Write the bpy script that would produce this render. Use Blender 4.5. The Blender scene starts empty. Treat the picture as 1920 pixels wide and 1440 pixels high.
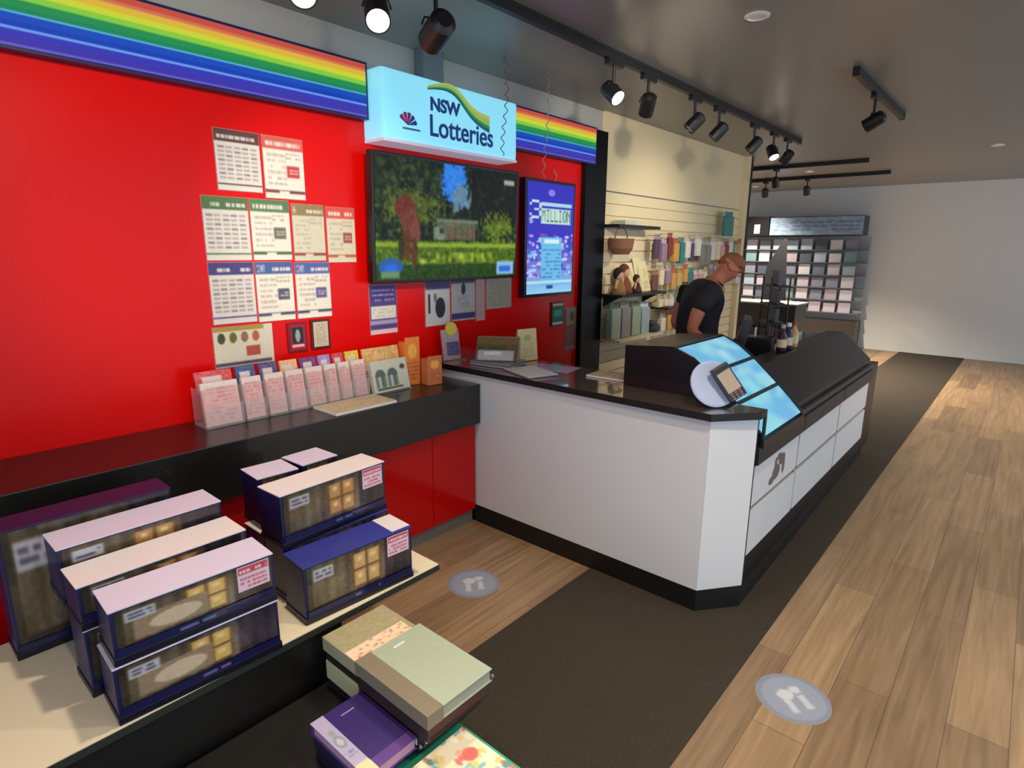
import bpy, bmesh, math, random
import numpy as np
from mathutils import Vector, Matrix, Euler
random.seed(7)
rng = np.random.default_rng(7)
C = bpy.context.scene.collection
R = math.radians

# ---------------------------------------------------------------- camera
YAW, PITCH, ROLL = 0.8569, 0.22421, 0.00835
cam_d = bpy.data.cameras.new('camera'); cam = bpy.data.objects.new('camera', cam_d); C.objects.link(cam)
fw = Vector((math.sin(YAW)*math.cos(PITCH), math.cos(YAW)*math.cos(PITCH), -math.sin(PITCH)))
rt = Vector((math.cos(YAW), -math.sin(YAW), 0)); up = rt.cross(fw)
cr, sr = math.cos(ROLL), math.sin(ROLL)
r2 = cr*rt + sr*up; u2 = -sr*rt + cr*up
m = Matrix((r2, u2, -fw)).transposed().to_4x4(); m.translation = (0, 0, 1.68)
cam.matrix_world = m
cam_d.sensor_width = 36; cam_d.lens = 1112.2/1920*36; cam_d.clip_start = 0.05
bpy.context.scene.camera = cam
vs = bpy.context.scene.view_settings
vs.view_transform = 'Standard'; vs.look = 'None'; vs.gamma = 1; vs.use_curve_mapping = False
vs.exposure = 0.0
try: bpy.context.scene.cycles.use_denoising = True
except Exception: pass

# ---------------------------------------------------------------- world (daylight through the open shopfront)
w = bpy.data.worlds.new('daylight'); bpy.context.scene.world = w; w.use_nodes = True
bg = w.node_tree.nodes['Background']; bg.inputs[0].default_value = (0.72, 0.85, 1.0, 1); bg.inputs[1].default_value = 1.5

def lamp(kind, loc, target, power, col=(1, .93, .82), size=.06, angle=60, blend=.6, name='lamp'):
    d = bpy.data.lights.new(name, kind); d.energy = power; d.color = col
    if kind == 'SPOT': d.spot_size = R(angle); d.spot_blend = blend; d.shadow_soft_size = size
    elif kind == 'AREA': d.shape = 'DISK'; d.size = size
    else: d.shadow_soft_size = size
    o = bpy.data.objects.new(name, d); C.objects.link(o); o.location = loc
    o.rotation_euler = (Vector(target)-Vector(loc)).to_track_quat('-Z', 'Y').to_euler()
    return o

# ---------------------------------------------------------------- materials
def s2l(c): c = c/255.0; return c/12.92 if c <= .04045 else ((c+.055)/1.055)**2.4
def L(c): return (s2l(c[0]), s2l(c[1]), s2l(c[2]))
MC = {}
def mat(name, col, rough=.5, metal=0, emit=0, coat=0, noise=0, nscale=30, bump=0, alpha=1, trans=0, spec=.5):
    if name in MC: return MC[name]
    m = bpy.data.materials.new(name); m.use_nodes = True; nt = m.node_tree; b = nt.nodes['Principled BSDF']
    lc = (*L(col), 1)
    b.inputs['Base Color'].default_value = lc; b.inputs['Roughness'].default_value = rough; b.inputs['Metallic'].default_value = metal
    b.inputs['Coat Weight'].default_value = coat; b.inputs['Alpha'].default_value = alpha
    b.inputs['Transmission Weight'].default_value = trans; b.inputs['Specular IOR Level'].default_value = spec
    if emit: b.inputs['Emission Color'].default_value = lc; b.inputs['Emission Strength'].default_value = emit
    if noise or bump:
        tc = nt.nodes.new('ShaderNodeTexCoord'); n = nt.nodes.new('ShaderNodeTexNoise'); n.inputs['Scale'].default_value = nscale; n.inputs['Detail'].default_value = 6
        nt.links.new(tc.outputs['Object'], n.inputs['Vector'])
        if noise:
            mx = nt.nodes.new('ShaderNodeMix'); mx.data_type = 'RGBA'
            mx.inputs['A'].default_value = (*[v*(1-noise) for v in lc[:3]], 1); mx.inputs['B'].default_value = (*[min(1, v*(1+noise)) for v in lc[:3]], 1)
            nt.links.new(n.outputs['Fac'], mx.inputs['Factor']); nt.links.new(mx.outputs['Result'], b.inputs['Base Color'])
        if bump:
            bp = nt.nodes.new('ShaderNodeBump'); bp.inputs['Strength'].default_value = bump; bp.inputs['Distance'].default_value = .003
            nt.links.new(n.outputs['Fac'], bp.inputs['Height']); nt.links.new(bp.outputs['Normal'], b.inputs['Normal'])
    MC[name] = m; return m
def cmat(name, rough=.5, emit=0, coat=0):
    """printed surface: colour comes from the mesh's own print"""
    if name in MC: return MC[name]
    m = bpy.data.materials.new(name); m.use_nodes = True; nt = m.node_tree; b = nt.nodes['Principled BSDF']
    a = nt.nodes.new('ShaderNodeAttribute'); a.attribute_name = 'Col'
    nt.links.new(a.outputs['Color'], b.inputs['Base Color']); b.inputs['Roughness'].default_value = rough; b.inputs['Coat Weight'].default_value = coat
    if emit:
        nt.links.new(a.outputs['Color'], b.inputs['Emission Color']); b.inputs['Emission Strength'].default_value = emit
        b.inputs['Base Color'].default_value = (0, 0, 0, 1); nt.links.remove(b.inputs['Base Color'].links[0]); b.inputs['Base Color'].default_value = (.01, .01, .01, 1); b.inputs['Specular IOR Level'].default_value = .15
    MC[name] = m; return m
def wood_mat():
    m = bpy.data.materials.new('floor planks'); m.use_nodes = True; nt = m.node_tree; b = nt.nodes['Principled BSDF']
    tc = nt.nodes.new('ShaderNodeTexCoord'); mp = nt.nodes.new('ShaderNodeMapping')
    nt.links.new(tc.outputs['Object'], mp.inputs['Vector'])
    br = nt.nodes.new('ShaderNodeTexBrick'); br.offset = .37; br.inputs['Scale'].default_value = 1; br.inputs['Brick Width'].default_value = 1.22
    br.inputs['Row Height'].default_value = .18; br.inputs['Mortar Size'].default_value = .0012; br.inputs['Bias'].default_value = 0
    br.inputs['Color1'].default_value = (*L((138, 116, 92)), 1); br.inputs['Color2'].default_value = (*L((172, 146, 114)), 1); br.inputs['Mortar'].default_value = (*L((95, 76, 56)), 1)
    nt.links.new(mp.outputs['Vector'], br.inputs['Vector'])
    mp2 = nt.nodes.new('ShaderNodeMapping'); mp2.inputs['Scale'].default_value = (1.2, 22, 1); nt.links.new(tc.outputs['Object'], mp2.inputs['Vector'])
    n = nt.nodes.new('ShaderNodeTexNoise'); n.inputs['Scale'].default_value = 1.6; n.inputs['Detail'].default_value = 8; n.inputs['Distortion'].default_value = .6
    nt.links.new(mp2.outputs['Vector'], n.inputs['Vector'])
    mx = nt.nodes.new('ShaderNodeMix'); mx.data_type = 'RGBA'; mx.blend_type = 'MULTIPLY'; mx.inputs['Factor'].default_value = .75
    rp = nt.nodes.new('ShaderNodeValToRGB'); rp.color_ramp.elements[0].position = .3; rp.color_ramp.elements[0].color = (.5, .46, .42, 1); rp.color_ramp.elements[1].position = .7; rp.color_ramp.elements[1].color = (1.0, .98, .95, 1)
    nt.links.new(n.outputs['Fac'], rp.inputs['Fac']); nt.links.new(br.outputs['Color'], mx.inputs['A']); nt.links.new(rp.outputs['Color'], mx.inputs['B'])
    nt.links.new(mx.outputs['Result'], b.inputs['Base Color']); b.inputs['Roughness'].default_value = .42
    return m

M_black = mat('black laminate', (24, 23, 23), .35)
M_ctop = mat('countertop reflection tint', (72, 66, 62), .17, coat=1)  # black top, base colour lightened to paint in its brownish reflections
M_white = mat('white laminate', (214, 218, 224), .35)
M_red = mat('red gloss panel', (226, 10, 7), .25, spec=.22)
M_darkgrey = mat('dark grey laminate', (52, 49, 48), .4)
M_metal = mat('brushed steel', (150, 148, 145), .35, .9)
M_blackmetal = mat('black powder coat', (20, 19, 19), .45)
M_navy = mat('navy carton', (20, 22, 70), .4)
M_paper = mat('white paper', (232, 228, 222), .6)
M_lilac = mat('pale lilac carton', (212, 206, 236), .45)
M_acrylic = mat('clear acrylic', (225, 225, 225), .1, alpha=.16)
M_black_pl = mat('black plastic', (22, 22, 25), .35)

# ---------------------------------------------------------------- mesh helpers
def tag(o, label=None, cat=None, group=None, kind=None):
    if label: o['label'] = label
    if cat: o['category'] = cat
    if group: o['group'] = group
    if kind: o['kind'] = kind
    return o
def thing(name, label, cat, loc=(0, 0, 0), rot=0, group=None):
    o = bpy.data.objects.new(name, None); C.objects.link(o); o.location = loc; o.empty_display_size = .05
    o.rotation_euler = (0, 0, rot) if not isinstance(rot, (tuple, list)) else rot
    return tag(o, label, cat, group)
def obj(name, bm, m, parent=None, label=None, smooth=False):
    me = bpy.data.meshes.new(name); bmesh.ops.recalc_face_normals(bm, faces=bm.faces); bm.to_mesh(me); bm.free()
    if m: me.materials.append(m)
    if smooth: me.polygons.foreach_set('use_smooth', [True]*len(me.polygons))
    o = bpy.data.objects.new(name, me); C.objects.link(o)
    if parent: o.parent = parent
    if label: o['label'] = label
    return o
def box(x0, y0, z0, x1, y1, z1, bev=0, bm=None, M=None):
    t = bmesh.new(); r = bmesh.ops.create_cube(t, size=1)
    for v in t.verts: v.co = Vector(((x0+x1)/2+v.co.x*(x1-x0), (y0+y1)/2+v.co.y*(y1-y0), (z0+z1)/2+v.co.z*(z1-z0)))
    if bev: bmesh.ops.bevel(t, geom=t.edges[:], offset=bev, segments=2, affect='EDGES', profile=.7)
    if M is not None: t.transform(M)
    if bm is None: return t
    me = bpy.data.meshes.new('t'); t.to_mesh(me); t.free(); bm.from_mesh(me); bpy.data.meshes.remove(me); return bm
def cyl(p0, p1, r0, r1=None, seg=20, bm=None, caps=True):
    r1 = r0 if r1 is None else r1
    p0 = Vector(p0); p1 = Vector(p1); d = p1-p0
    t = bmesh.new(); bmesh.ops.create_cone(t, cap_ends=caps, segments=seg, radius1=r0, radius2=r1, depth=d.length)
    t.transform(Matrix.Translation((p0+p1)/2) @ d.to_track_quat('Z', 'Y').to_matrix().to_4x4())
    if bm is None: return t
    me = bpy.data.meshes.new('t'); t.to_mesh(me); t.free(); bm.from_mesh(me); bpy.data.meshes.remove(me); return bm
def lathe(prof, seg=24, M=None, bm=None):
    t = bmesh.new(); rings = []
    for r, z in prof: rings.append([t.verts.new((r*math.cos(2*math.pi*k/seg), r*math.sin(2*math.pi*k/seg), z)) for k in range(seg)])
    for a, b in zip(rings, rings[1:]):
        for k in range(seg): t.faces.new((a[k], a[(k+1) % seg], b[(k+1) % seg], b[k]))
    t.faces.new(rings[0][::-1]); t.faces.new(rings[-1])
    if M is not None: t.transform(M)
    if bm is None: return t
    me = bpy.data.meshes.new('t'); t.to_mesh(me); t.free(); bm.from_mesh(me); bpy.data.meshes.remove(me); return bm
def prism(poly, axis, a, b, bm=None):
    """poly of 2d points extruded along axis (0,1,2) from a to b"""
    t = bmesh.new()
    def P(p, h):
        q = list(p); q.insert(axis, h); return q
    A = [t.verts.new(P(p, a)) for p in poly]; B = [t.verts.new(P(p, b)) for p in poly]
    n = len(poly); t.faces.new(A); t.faces.new(B[::-1])
    for k in range(n): t.faces.new((A[k], B[k], B[(k+1) % n], A[(k+1) % n]))
    if bm is None: return t
    me = bpy.data.meshes.new('t'); t.to_mesh(me); t.free(); bm.from_mesh(me); bpy.data.meshes.remove(me); return bm
def blob(c, r, seg=16, bm=None, M=None):
    t = bmesh.new(); bmesh.ops.create_uvsphere(t, u_segments=seg, v_segments=seg*2//3, radius=1)
    for v in t.verts: v.co = Vector((v.co.x*r[0], v.co.y*r[1], v.co.z*r[2]))
    if M is not None: t.transform(M)
    t.transform(Matrix.Translation(c))
    if bm is None: return t
    me = bpy.data.meshes.new('t'); t.to_mesh(me); t.free(); bm.from_mesh(me); bpy.data.meshes.remove(me); return bm
def tube(pts, r, seg=8):
    t = bmesh.new(); rings = []
    pts = [Vector(p) for p in pts]
    for i, p in enumerate(pts):
        d = (pts[min(i+1, len(pts)-1)]-pts[max(i-1, 0)]).normalized(); q = d.to_track_quat('Z', 'Y')
        rings.append([t.verts.new(p+q @ Vector((r*math.cos(2*math.pi*k/seg), r*math.sin(2*math.pi*k/seg), 0))) for k in range(seg)])
    for a, b in zip(rings, rings[1:]):
        for k in range(seg): t.faces.new((a[k], a[(k+1) % seg], b[(k+1) % seg], b[k]))
    t.faces.new(rings[0][::-1]); t.faces.new(rings[-1]); return t

# ---------------------------------------------------------------- printed canvases
FONT = {k: v for k, v in zip("ABCDEFGHIJKLMNOPQRSTUVWXYZ0123456789$ ", [
 "0E11111F111111", "1E11111E11111E", "0E11101010110E", "1E11111111111E", "1F10101E10101F", "1F10101E101010", "0E11101713110F", "1111111F111111", "0E04040404040E",
 "0702020202120C", "11121418141211", "1010101010101F", "111B1515111111", "11191513111111", "0E11111111110E", "1E11111E101010", "0E11111115120D", "1E11111E141211",
 "0F10100E01011E", "1F040404040404", "1111111111110E", "11111111110A04", "11111115151B11", "11110A040A1111", "11110A04040404", "1F01020408101F",
 "0E13151915110E", "040C040404040E", "0E11010204081F", "0E11010601110E", "02060A121F0202", "1F101E0101110E", "0E10101E11110E", "1F010204080808", "0E11110E11110E", "0E11110F01110E",
 "040F140E051E04", "00000000000000"])}
class Cv:
    def __init__(s, w, h, col=(255, 255, 255)): s.w, s.h = w, h; s.a = np.zeros((h, w, 3)); s.a[:] = col
    def rect(s, x0, y0, x1, y1, col):   # fractions, y from top
        s.a[int(round(y0*s.h)):int(round(y1*s.h)), int(round(x0*s.w)):int(round(x1*s.w))] = col; return s
    def ell(s, cx, cy, rx, ry, col):
        Y, X = np.mgrid[0:s.h, 0:s.w]; k = ((X+.5)/s.w-cx)**2/rx**2+((Y+.5)/s.h-cy)**2/ry**2 < 1; s.a[k] = col; return s
    def noise(s, amt, n=None, reg=(0, 0, 1, 1)):
        x0, y0, x1, y1 = int(reg[0]*s.w), int(reg[1]*s.h), int(reg[2]*s.w), int(reg[3]*s.h)
        q = rng.normal(0, amt, (y1-y0, x1-x0, 1))+rng.normal(0, amt*.4, (y1-y0, x1-x0, 3))
        s.a[y0:y1, x0:x1] = np.clip(s.a[y0:y1, x0:x1]+q, 0, 255); return s
    def text(s, t, x, y, hgt, col, bold=1, wide=1.0):   # x,y fraction of left top, hgt fraction of canvas height
        ph = hgt*s.h/7; pw = ph*wide; cx = x*s.w
        for ch in t.upper():
            g = FONT.get(ch, FONT[' '])
            for r_ in range(7):
                bits = int(g[2*r_:2*r_+2], 16)
                for c_ in range(5):
                    if bits >> (4-c_) & 1:
                        xa, ya = int(cx+c_*pw), int(y*s.h+r_*ph)
                        s.a[ya:max(ya+1, int(y*s.h+(r_+1)*ph)), xa:max(xa+1, int(cx+(c_+1)*pw))] = col
            cx += 6*pw
        return s
    def lines(s, x0, y0, x1, y1, n, col, fill=.8):
        for i in range(n):
            y = y0+(y1-y0)*(i+.3)/n; x = x0
            while x < x1:
                l = random.uniform(.03, .12)
                if random.random() < fill: s.rect(x, y, min(x1, x+l), y+(y1-y0)/n*.45, col)
                x += l+.02
        return s
    def blur(s, k=1):
        for _ in range(k):
            p = np.pad(s.a, ((1, 1), (1, 1), (0, 0)), 'edge'); s.a = (p[:-2, 1:-1]+p[2:, 1:-1]+p[1:-1, :-2]+p[1:-1, 2:]+2*p[1:-1, 1:-1])/6
        return s
def sheet(name, cv, O, U, V, m, parent=None, thick=0, nrm=None, label=None, curve=None):
    """printed sheet: O = lower left corner, U and V its sides"""
    O, U, V = Vector(O), Vector(U), Vector(V); n = (U.cross(V)).normalized() if nrm is None else Vector(nrm)
    W, H = cv.w, cv.h; vs_, col = [], []
    lin = np.where(cv.a/255 <= .04045, cv.a/255/12.92, ((cv.a/255+.055)/1.055)**2.4)
    for j in range(H):
        for i in range(W):
            p = O+U*(i/(W-1))+V*(1-j/(H-1))
            if curve: p = p+n*curve(i/(W-1), 1-j/(H-1))
            vs_.append(p); col.append(lin[j, i])
    f = [(j*W+i, (j+1)*W+i, (j+1)*W+i+1, j*W+i+1) for j in range(H-1) for i in range(W-1)]
    if thick:   # a real back and edges
        b = len(vs_); per = [(0, i) for i in range(W)]+[(j, W-1) for j in range(1, H)]+[(H-1, i) for i in range(W-2, -1, -1)]+[(j, 0) for j in range(H-2, 0, -1)]
        idx = [j*W+i for j, i in per]
        for k in idx: vs_.append(vs_[k]-n*thick); col.append(col[k])
        N = len(idx)
        for k in range(N): f.append((idx[k], b+k, b+(k+1) % N, idx[(k+1) % N])[::-1])
        f.append(tuple(range(b, b+N)))
    me = bpy.data.meshes.new(name); me.from_pydata([tuple(v) for v in vs_], [], f)
    at = me.attributes.new('Col', 'FLOAT_COLOR', 'POINT'); at.data.foreach_set('color', np.hstack([np.array(col), np.ones((len(col), 1))]).astype(np.float32).ravel())
    me.materials.append(m); o = bpy.data.objects.new(name, me); C.objects.link(o)
    if parent: o.parent = parent
    if label: o['label'] = label
    return o
P_mat = cmat('print', .5); P_gloss = cmat('glossy print', .2, coat=.5)
def font(name, txt, size, loc, rot, m, parent, extr=.002, off=0, sx=1):
    c = bpy.data.curves.new(name, 'FONT'); c.body = txt; c.size = size; c.extrude = extr; c.offset = off; c.align_x = 'LEFT'
    c.materials.append(m); o = bpy.data.objects.new(name, c); C.objects.link(o); o.location = loc; o.rotation_euler = rot; o.scale = (sx, 1, 1)
    bpy.context.view_layer.update()
    me = bpy.data.meshes.new_from_object(o.evaluated_get(bpy.context.evaluated_depsgraph_get())); bpy.data.objects.remove(o)
    o = bpy.data.objects.new(name, me); C.objects.link(o); o.location = loc; o.rotation_euler = rot; o.scale = (sx, 1, 1)
    if not me.materials: me.materials.append(m)
    if parent: o.parent = parent
    return o

# ================================================================ SETTING
W = 2.83; CH = 2.765
def struct(name, bm, m): o = obj(name, bm, m); o['kind'] = 'structure'; return o
struct('floor', box(-3, -3.2, -.1, 12.2, 5.0, 0), wood_mat())
struct('floor_carpet', box(-3, .671, 0, 12.0, 1.575, .004), mat('charcoal loop carpet', (50, 43, 34), .95, noise=.5, nscale=90, bump=.6))
M_ceil = mat('grey painted ceiling', (132, 130, 126), .34)
struct('ceiling', box(-3, -3.2, CH, 12.2, 5.0, CH+.1), M_ceil)
M_wall = mat('warm grey wall paint', (172, 169, 163), .6)
struct('wall_back', box(-3, W, 0, 7.45, W+.1, CH), M_wall)
struct('wall_return', box(7.35, W+.1, 0, 7.45, 4.9, CH), M_wall)
struct('wall_far', box(7.35, 4.9, 0, 12.1, 5.0, CH), mat('pale grey wall paint', (222, 224, 224), .6))
struct('wall_right', box(12.0, -3.2, 0, 12.1, 4.9, CH), mat('pale grey wall paint', (222, 224, 224), .6))
struct('wall_red_panel', box(-3, W-.015, .3, 4.06, W, 2.375), M_red)
# slatted wall: cream panels with horizontal grooves
M_cream = mat('cream melamine', (226, 208, 168), .45)
bm = bmesh.new(); z = .12
while z < 2.14: box(4.36, W-.03, z, 7.37, W-.012, z+.085, .002, bm); z += .097
box(4.36, W-.012, .1, 7.37, W-.001, 2.15, 0, bm)
box(4.36, W-.03, 2.16, 7.37, W-.001, CH-.001, 0, bm)
struct('wall_slatted', bm, M_cream)
struct('trim_1', box(7.37, W-.09, 0, 7.47, W-.001, CH-.001), M_cream)
struct('trim_2', box(4.06, W-.06, 0, 4.36, W-.001, 2.60, .003), mat('black gloss fin', (12, 11, 14), .3, spec=.2))
struct('trim_3', box(7.46, W-.1, 0, 7.50, W-.002, CH-.002), M_blackmetal)

# ================================================================ CEILING LIGHTS
M_glow = mat('lit lens', (255, 244, 220), .5, emit=14)
M_dull = mat('unlit lens', (40, 38, 36), .3)
def track(x0, x1, y, label, axis='x'):
    t = thing('lighting_track', label, 'lighting track', ((x0+x1)/2, y, CH))
    h = (x1-x0)/2
    b = box(-h, -.017, -.05, h, .017, -.02, .002); box(-h, -.017, -.02, h, .017, 0, 0, b); obj('rail', b, M_blackmetal, t)
    for s in (-1, 1): obj('end_cap', box(s*h-.006, -.02, -.053, s*h+.006, .02, 0), M_black_pl, t)
    return t
def track_light(x, y, aim, lit, label, power=0, col=(1, .9, .75), angle=50, drop=.17, r=.046, ln=.13):
    t = thing('track_spotlight', label, 'spotlight', (x, y, CH-.05), 0, 'spotlights on the ceiling tracks')
    obj('adapter', box(-.075, -.018, -.03, .075, .018, 0, .003), M_black_pl, t)
    obj('stem', cyl((0, 0, -.03), (0, 0, -drop+.02), .009, seg=12), M_black_pl, t)
    d = (Vector(aim)-Vector((x, y, CH-.05-drop))).normalized(); c = Vector((0, 0, -drop))
    side = d.cross(Vector((0, 0, 1))).normalized()
    yk = tube([c+side*(r+.006)*s_ + Vector((0, 0, .02 if abs(s_) == 1 else .05)) for s_ in (-1, -.8, 0, .8, 1)], .004); obj('yoke', yk, M_black_pl, t)
    b = d.to_track_quat('Z', 'Y').to_matrix().to_4x4(); b.translation = c
    obj('lamp_housing', lathe([(r*.55, -ln*.6), (r*.95, -ln*.5), (r, -ln*.1), (r, ln*.4), (r*.9, ln*.4), (r*.86, ln*.33)], 24, b), M_black_pl, t)
    obj('lens', cyl(c+d*ln*.33, c+d*ln*.36, r*.86, seg=24), M_glow if lit else M_dull, t, 'glowing warm white lens' if lit else None)
    if power:
        p = Vector((x, y, CH-.05))+c+d*(ln*.36+.012)
        lamp('SPOT', p, p+d, power, col, .04, angle, .8, 'spotlight_beam')
track(-2.6, 6.6, 1.97, 'long black lighting track running along the ceiling in front of the red wall')
track_light(1.20, 1.97, (.35, .5, .9), True, 'lit spotlight at the far top left, cut by the top edge of the photo', 30, drop=.2)
track_light(1.50, 1.97, (.6, .6, 1.0), True, 'lit spotlight glowing white to the left of the black square unlit spotlight', 30, drop=.2)
track_light(1.79, 1.97, (2.3, 3.3, 2.2), False, 'unlit black spotlight hanging just above the light blue lottery sign', drop=.19, r=.055, ln=.16)
track_light(3.13, 1.97, (2.9, .6, 1.4), True, 'lit spotlight above the right rainbow strip, its white lens facing down the aisle', 45)
track_light(3.53, 1.97, (4.4, 2.8, 1.3), False, 'unlit black spotlight next to the lit one above the black fin', 0)
track_light(4.20, 1.97, (3.6, 2.8, 1.5), False, 'unlit black spotlight hanging before the cream panel, third of the right run', 0)
track_light(4.62, 1.97, (4.2, 2.8, 1.5), False, 'unlit black spotlight hanging before the cream panel, fourth of the right run', 0)
track_light(5.37, 1.97, (4.9, 2.8, 1.4), False, 'unlit black spotlight near the far end of the track, left of the last lit one', 0)
track_light(5.86, 1.97, (5.3, 1.2, 1.2), True, 'lit spotlight at the far end of the long track, small white gleam', 30)
track_light(6.25, 1.97, (6.4, 2.8, 1.4), False, 'unlit black spotlight at the very end of the long track', 0)
# unseen second run, read from slat wall shadows; its red wall spots are added
track(-2.4, 2.2, .75, 'black lighting track nearer the shopfront, above the top edge of the photo')
for x, aim, pw, ang, lb in ((.3, (1.2, 2.8, 1.9), 85, 60, 'added for the red wall, nearest the shopfront'), (1.0, (1.8, 2.8, 1.75), 110, 38, 'added for the red wall, second from the shopfront'), (1.9, (4.9, 2.8, 2.25), 190, 44, 'at the inner end, washing the slat wall')):
    track_light(x, .75, aim, True, 'lit spotlight on the front track, '+lb, pw, angle=ang)
track(4.3, 5.9, 1.0, 'short black lighting track over the far service counter')
track_light(4.9, 1.0, (5.2, 2.8, 1.6), True, 'lit spotlight over the far service counter, aimed at the hanging packets', 80, angle=70)
def downlight(x, y, label, power=60, lit=True):
    t = thing('downlight', label, 'downlight', (x, y, CH), 0, 'recessed downlights in the ceiling')
    obj('trim_ring', lathe([(.042, -.001), (.058, -.001), (.058, -.006), (.044, -.010), (.042, -.006)], 28), M_paper, t)
    obj('lens', cyl((0, 0, -.004), (0, 0, -.001), .042, seg=28), M_glow if power else M_paper, t)
    if power: lamp('SPOT', (x, y, CH-.02), (x, y, 0), power, (1, .83, .62), .05, 120, .9, 'downlight_beam')
downlight(3.11, 1.18, 'round white downlight in the ceiling at the top right above the counter', 30)
downlight(10.9, 3.9, 'small bright downlight in the far ceiling beyond the slat wall', 500)
downlight(.9, 1.55, 'unseen downlight added over the biscuit boxes, above the top edge of the photo', 95)  # unseen lamp added to brighten the box lids
downlight(1.75, .25, 'unseen downlight added over the dark carpet, above the top edge of the photo', 150)  # unseen lamp added to brighten the floor near the camera
downlight(.2, .6, 'unseen downlight added over the notebooks, above the top edge of the photo', 60)  # unseen lamp added to brighten the foreground tops
downlight(1.3, -.6, 'downlight over the aisle behind the viewer', 100)
downlight(3.4, -.7, 'downlight over the aisle to the right, outside the photo', 45)
downlight(5.6, -.4, 'downlight over the far aisle, outside the photo', 160)
downlight(8.2, .5, 'downlight over the far right aisle, outside the photo', 260)
downlight(9.3, 2.6, 'downlight added between the slat wall and the far shelves to brighten the end wall', 1500)  # extra lamp added to lift the dark end wall
# tracks in the rear zone
for (x, ly) in ((8.4, 'nearer'), (9.8, 'farther')):
    t = thing('lighting_track', f'black cross track in the far ceiling beyond the slat wall, {ly} one', 'lighting track', (x, 3.2, CH))
    obj('rail', box(-.017, -1.5, -.05, .017, 1.5, 0), M_blackmetal, t)
    for k, yy in enumerate((2.75, 3.35, 3.9)):
        if x > 9 and k == 2: continue
        track_light(x, yy, (x+1, yy+.1*k, .5), False, 'small black spotlight on the %s cross track, %s' % (ly, ('right end', 'middle', 'left end')[k]), 0)

# ================================================================ RAINBOW SIGNS AND LOTTERY LIGHTBOX
def rainbow(x0, x1, label):
    t = thing('rainbow_sign', label, 'sign', (x0, W-.08, 2.33), 0, 'rainbow striped illuminated signs')
    w_ = x1-x0; h = .275
    obj('casing', box(0, .004, 0, w_, .078, h, .003), mat('deep blue sign casing', (26, 28, 84), .35), t)
    bands = [(206, 84, 66), (222, 120, 90), (236, 190, 62), (214, 226, 58), (140, 214, 70), (36, 150, 84), (24, 140, 96), (110, 196, 236), (20, 80, 196), (16, 66, 190), (120, 170, 250), (56, 58, 190), (66, 54, 176), (110, 100, 220)]
    hs = [.09, .05, .09, .08, .08, .09, .06, .03, .09, .07, .03, .09, .08, .04]
    cv = Cv(8, 84); y = 0; tot = sum(hs)
    for c, hh in zip(bands, hs): cv.rect(0, y/tot, 1, (y+hh)/tot, c); y += hh
    cv.blur(1)
    sheet('striped_face', cv, (.012, .002, .012), (w_-.024, 0, 0), (0, 0, h-.024), cmat('backlit stripes', .3, emit=.85), t)
    return t
rainbow(-2.2, 2.02, 'rainbow striped light strip at upper left, ending at the blue lottery box')
rainbow(3.095, 4.17, 'rainbow striped light strip to the right of the blue lottery box')

t = thing('lottery_lightbox', 'light blue backlit box sign reading NSW Lotteries above the television', 'sign', (2.03, 2.655, 2.235))
bw, bh = 1.06, .345
M_lbox = mat('light blue backlit acrylic', (136, 214, 236), .35, emit=.72)
obj('casing', box(0, 0, 0, bw, .172, bh, .02), M_lbox, t)
obj('edge_trim', box(0, -.003, -.012, bw, .172, .004, .003), mat('white sign edge', (214, 204, 226), .4, emit=.3), t)
M_lnavy = mat('dark blue lettering', (30, 70, 140), .5, emit=.12)
rx = (R(90), 0, 0)
font('lettering', 'NSW', .095, (.325, -.002, .188), rx, M_lnavy, t, .002, .003, 1.05)['label'] = 'dark blue letters NSW'
font('lettering', 'Lotteries', .158, (.315, -.002, .055), rx, M_lnavy, t, .002, .002, .90)['label'] = 'dark blue letters Lotteries'
def ribbon(name, offs, wd, m, par, dy):
    b = bmesh.new(); a_, c_ = [], []
    for k in range(33):
        u = k/32; x = .31+u*.49; z = .29-.13*(1/(1+math.exp(-(u-.55)*11)))+.03*max(0, u-.8)*4*0+.028*math.sin(u*math.pi*1.2)
        wv = wd*(.25+.9*u)
        a_.append((x, z+offs*(.3+u)+wv/2)); c_.append((x, z+offs*(.3+u)-wv/2))
    prism(a_+c_[::-1], 1, -.001-dy, -.0045-dy, b); obj(name, b, m, par)
for i, (o_, cc, wd) in enumerate(((0, (20, 110, 120), .020), (.016, (60, 160, 90), .022), (.034, (170, 220, 100), .03), (.054, (226, 216, 110), .02))):
    ribbon('swoosh', o_, wd, mat('swoosh %d' % i, cc, .5, emit=.25), t, i*.0003)
# small fan-shaped emblem
for k in range(5):
    a0 = R(150-k*30)
    b = prism([(.165, .085), (.165+.062*math.cos(a0), .085+.062*math.sin(a0)), (.165+.066*math.cos(a0-R(12)), .085+.066*math.sin(a0-R(12))), (.165+.062*math.cos(a0-R(24)), .085+.062*math.sin(a0-R(24)))], 1, -.001, -.003)
    obj('emblem', b, mat('emblem %d' % k, [(170, 40, 120), (190, 40, 110), (150, 40, 140), (90, 50, 150), (30, 70, 160)][k], .5), t)
obj('small_print', box(.13, -.0025, .062, .25, -.0005, .072), mat('pale blue print', (70, 140, 180), .5), t)
t = thing('sign_bracket', 'grey square post joining the blue lottery box to the ceiling', 'bracket', (2.40, 2.75, 2.575))
obj('post', box(0, 0, .0, .15, .075, CH-2.576, .002), mat('grey bracket paint', (112, 122, 128), .5), t)
obj('base_plate', box(-.02, -.005, 0, .17, .078, .012), mat('grey bracket paint', (112, 122, 128), .5), t)

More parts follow.
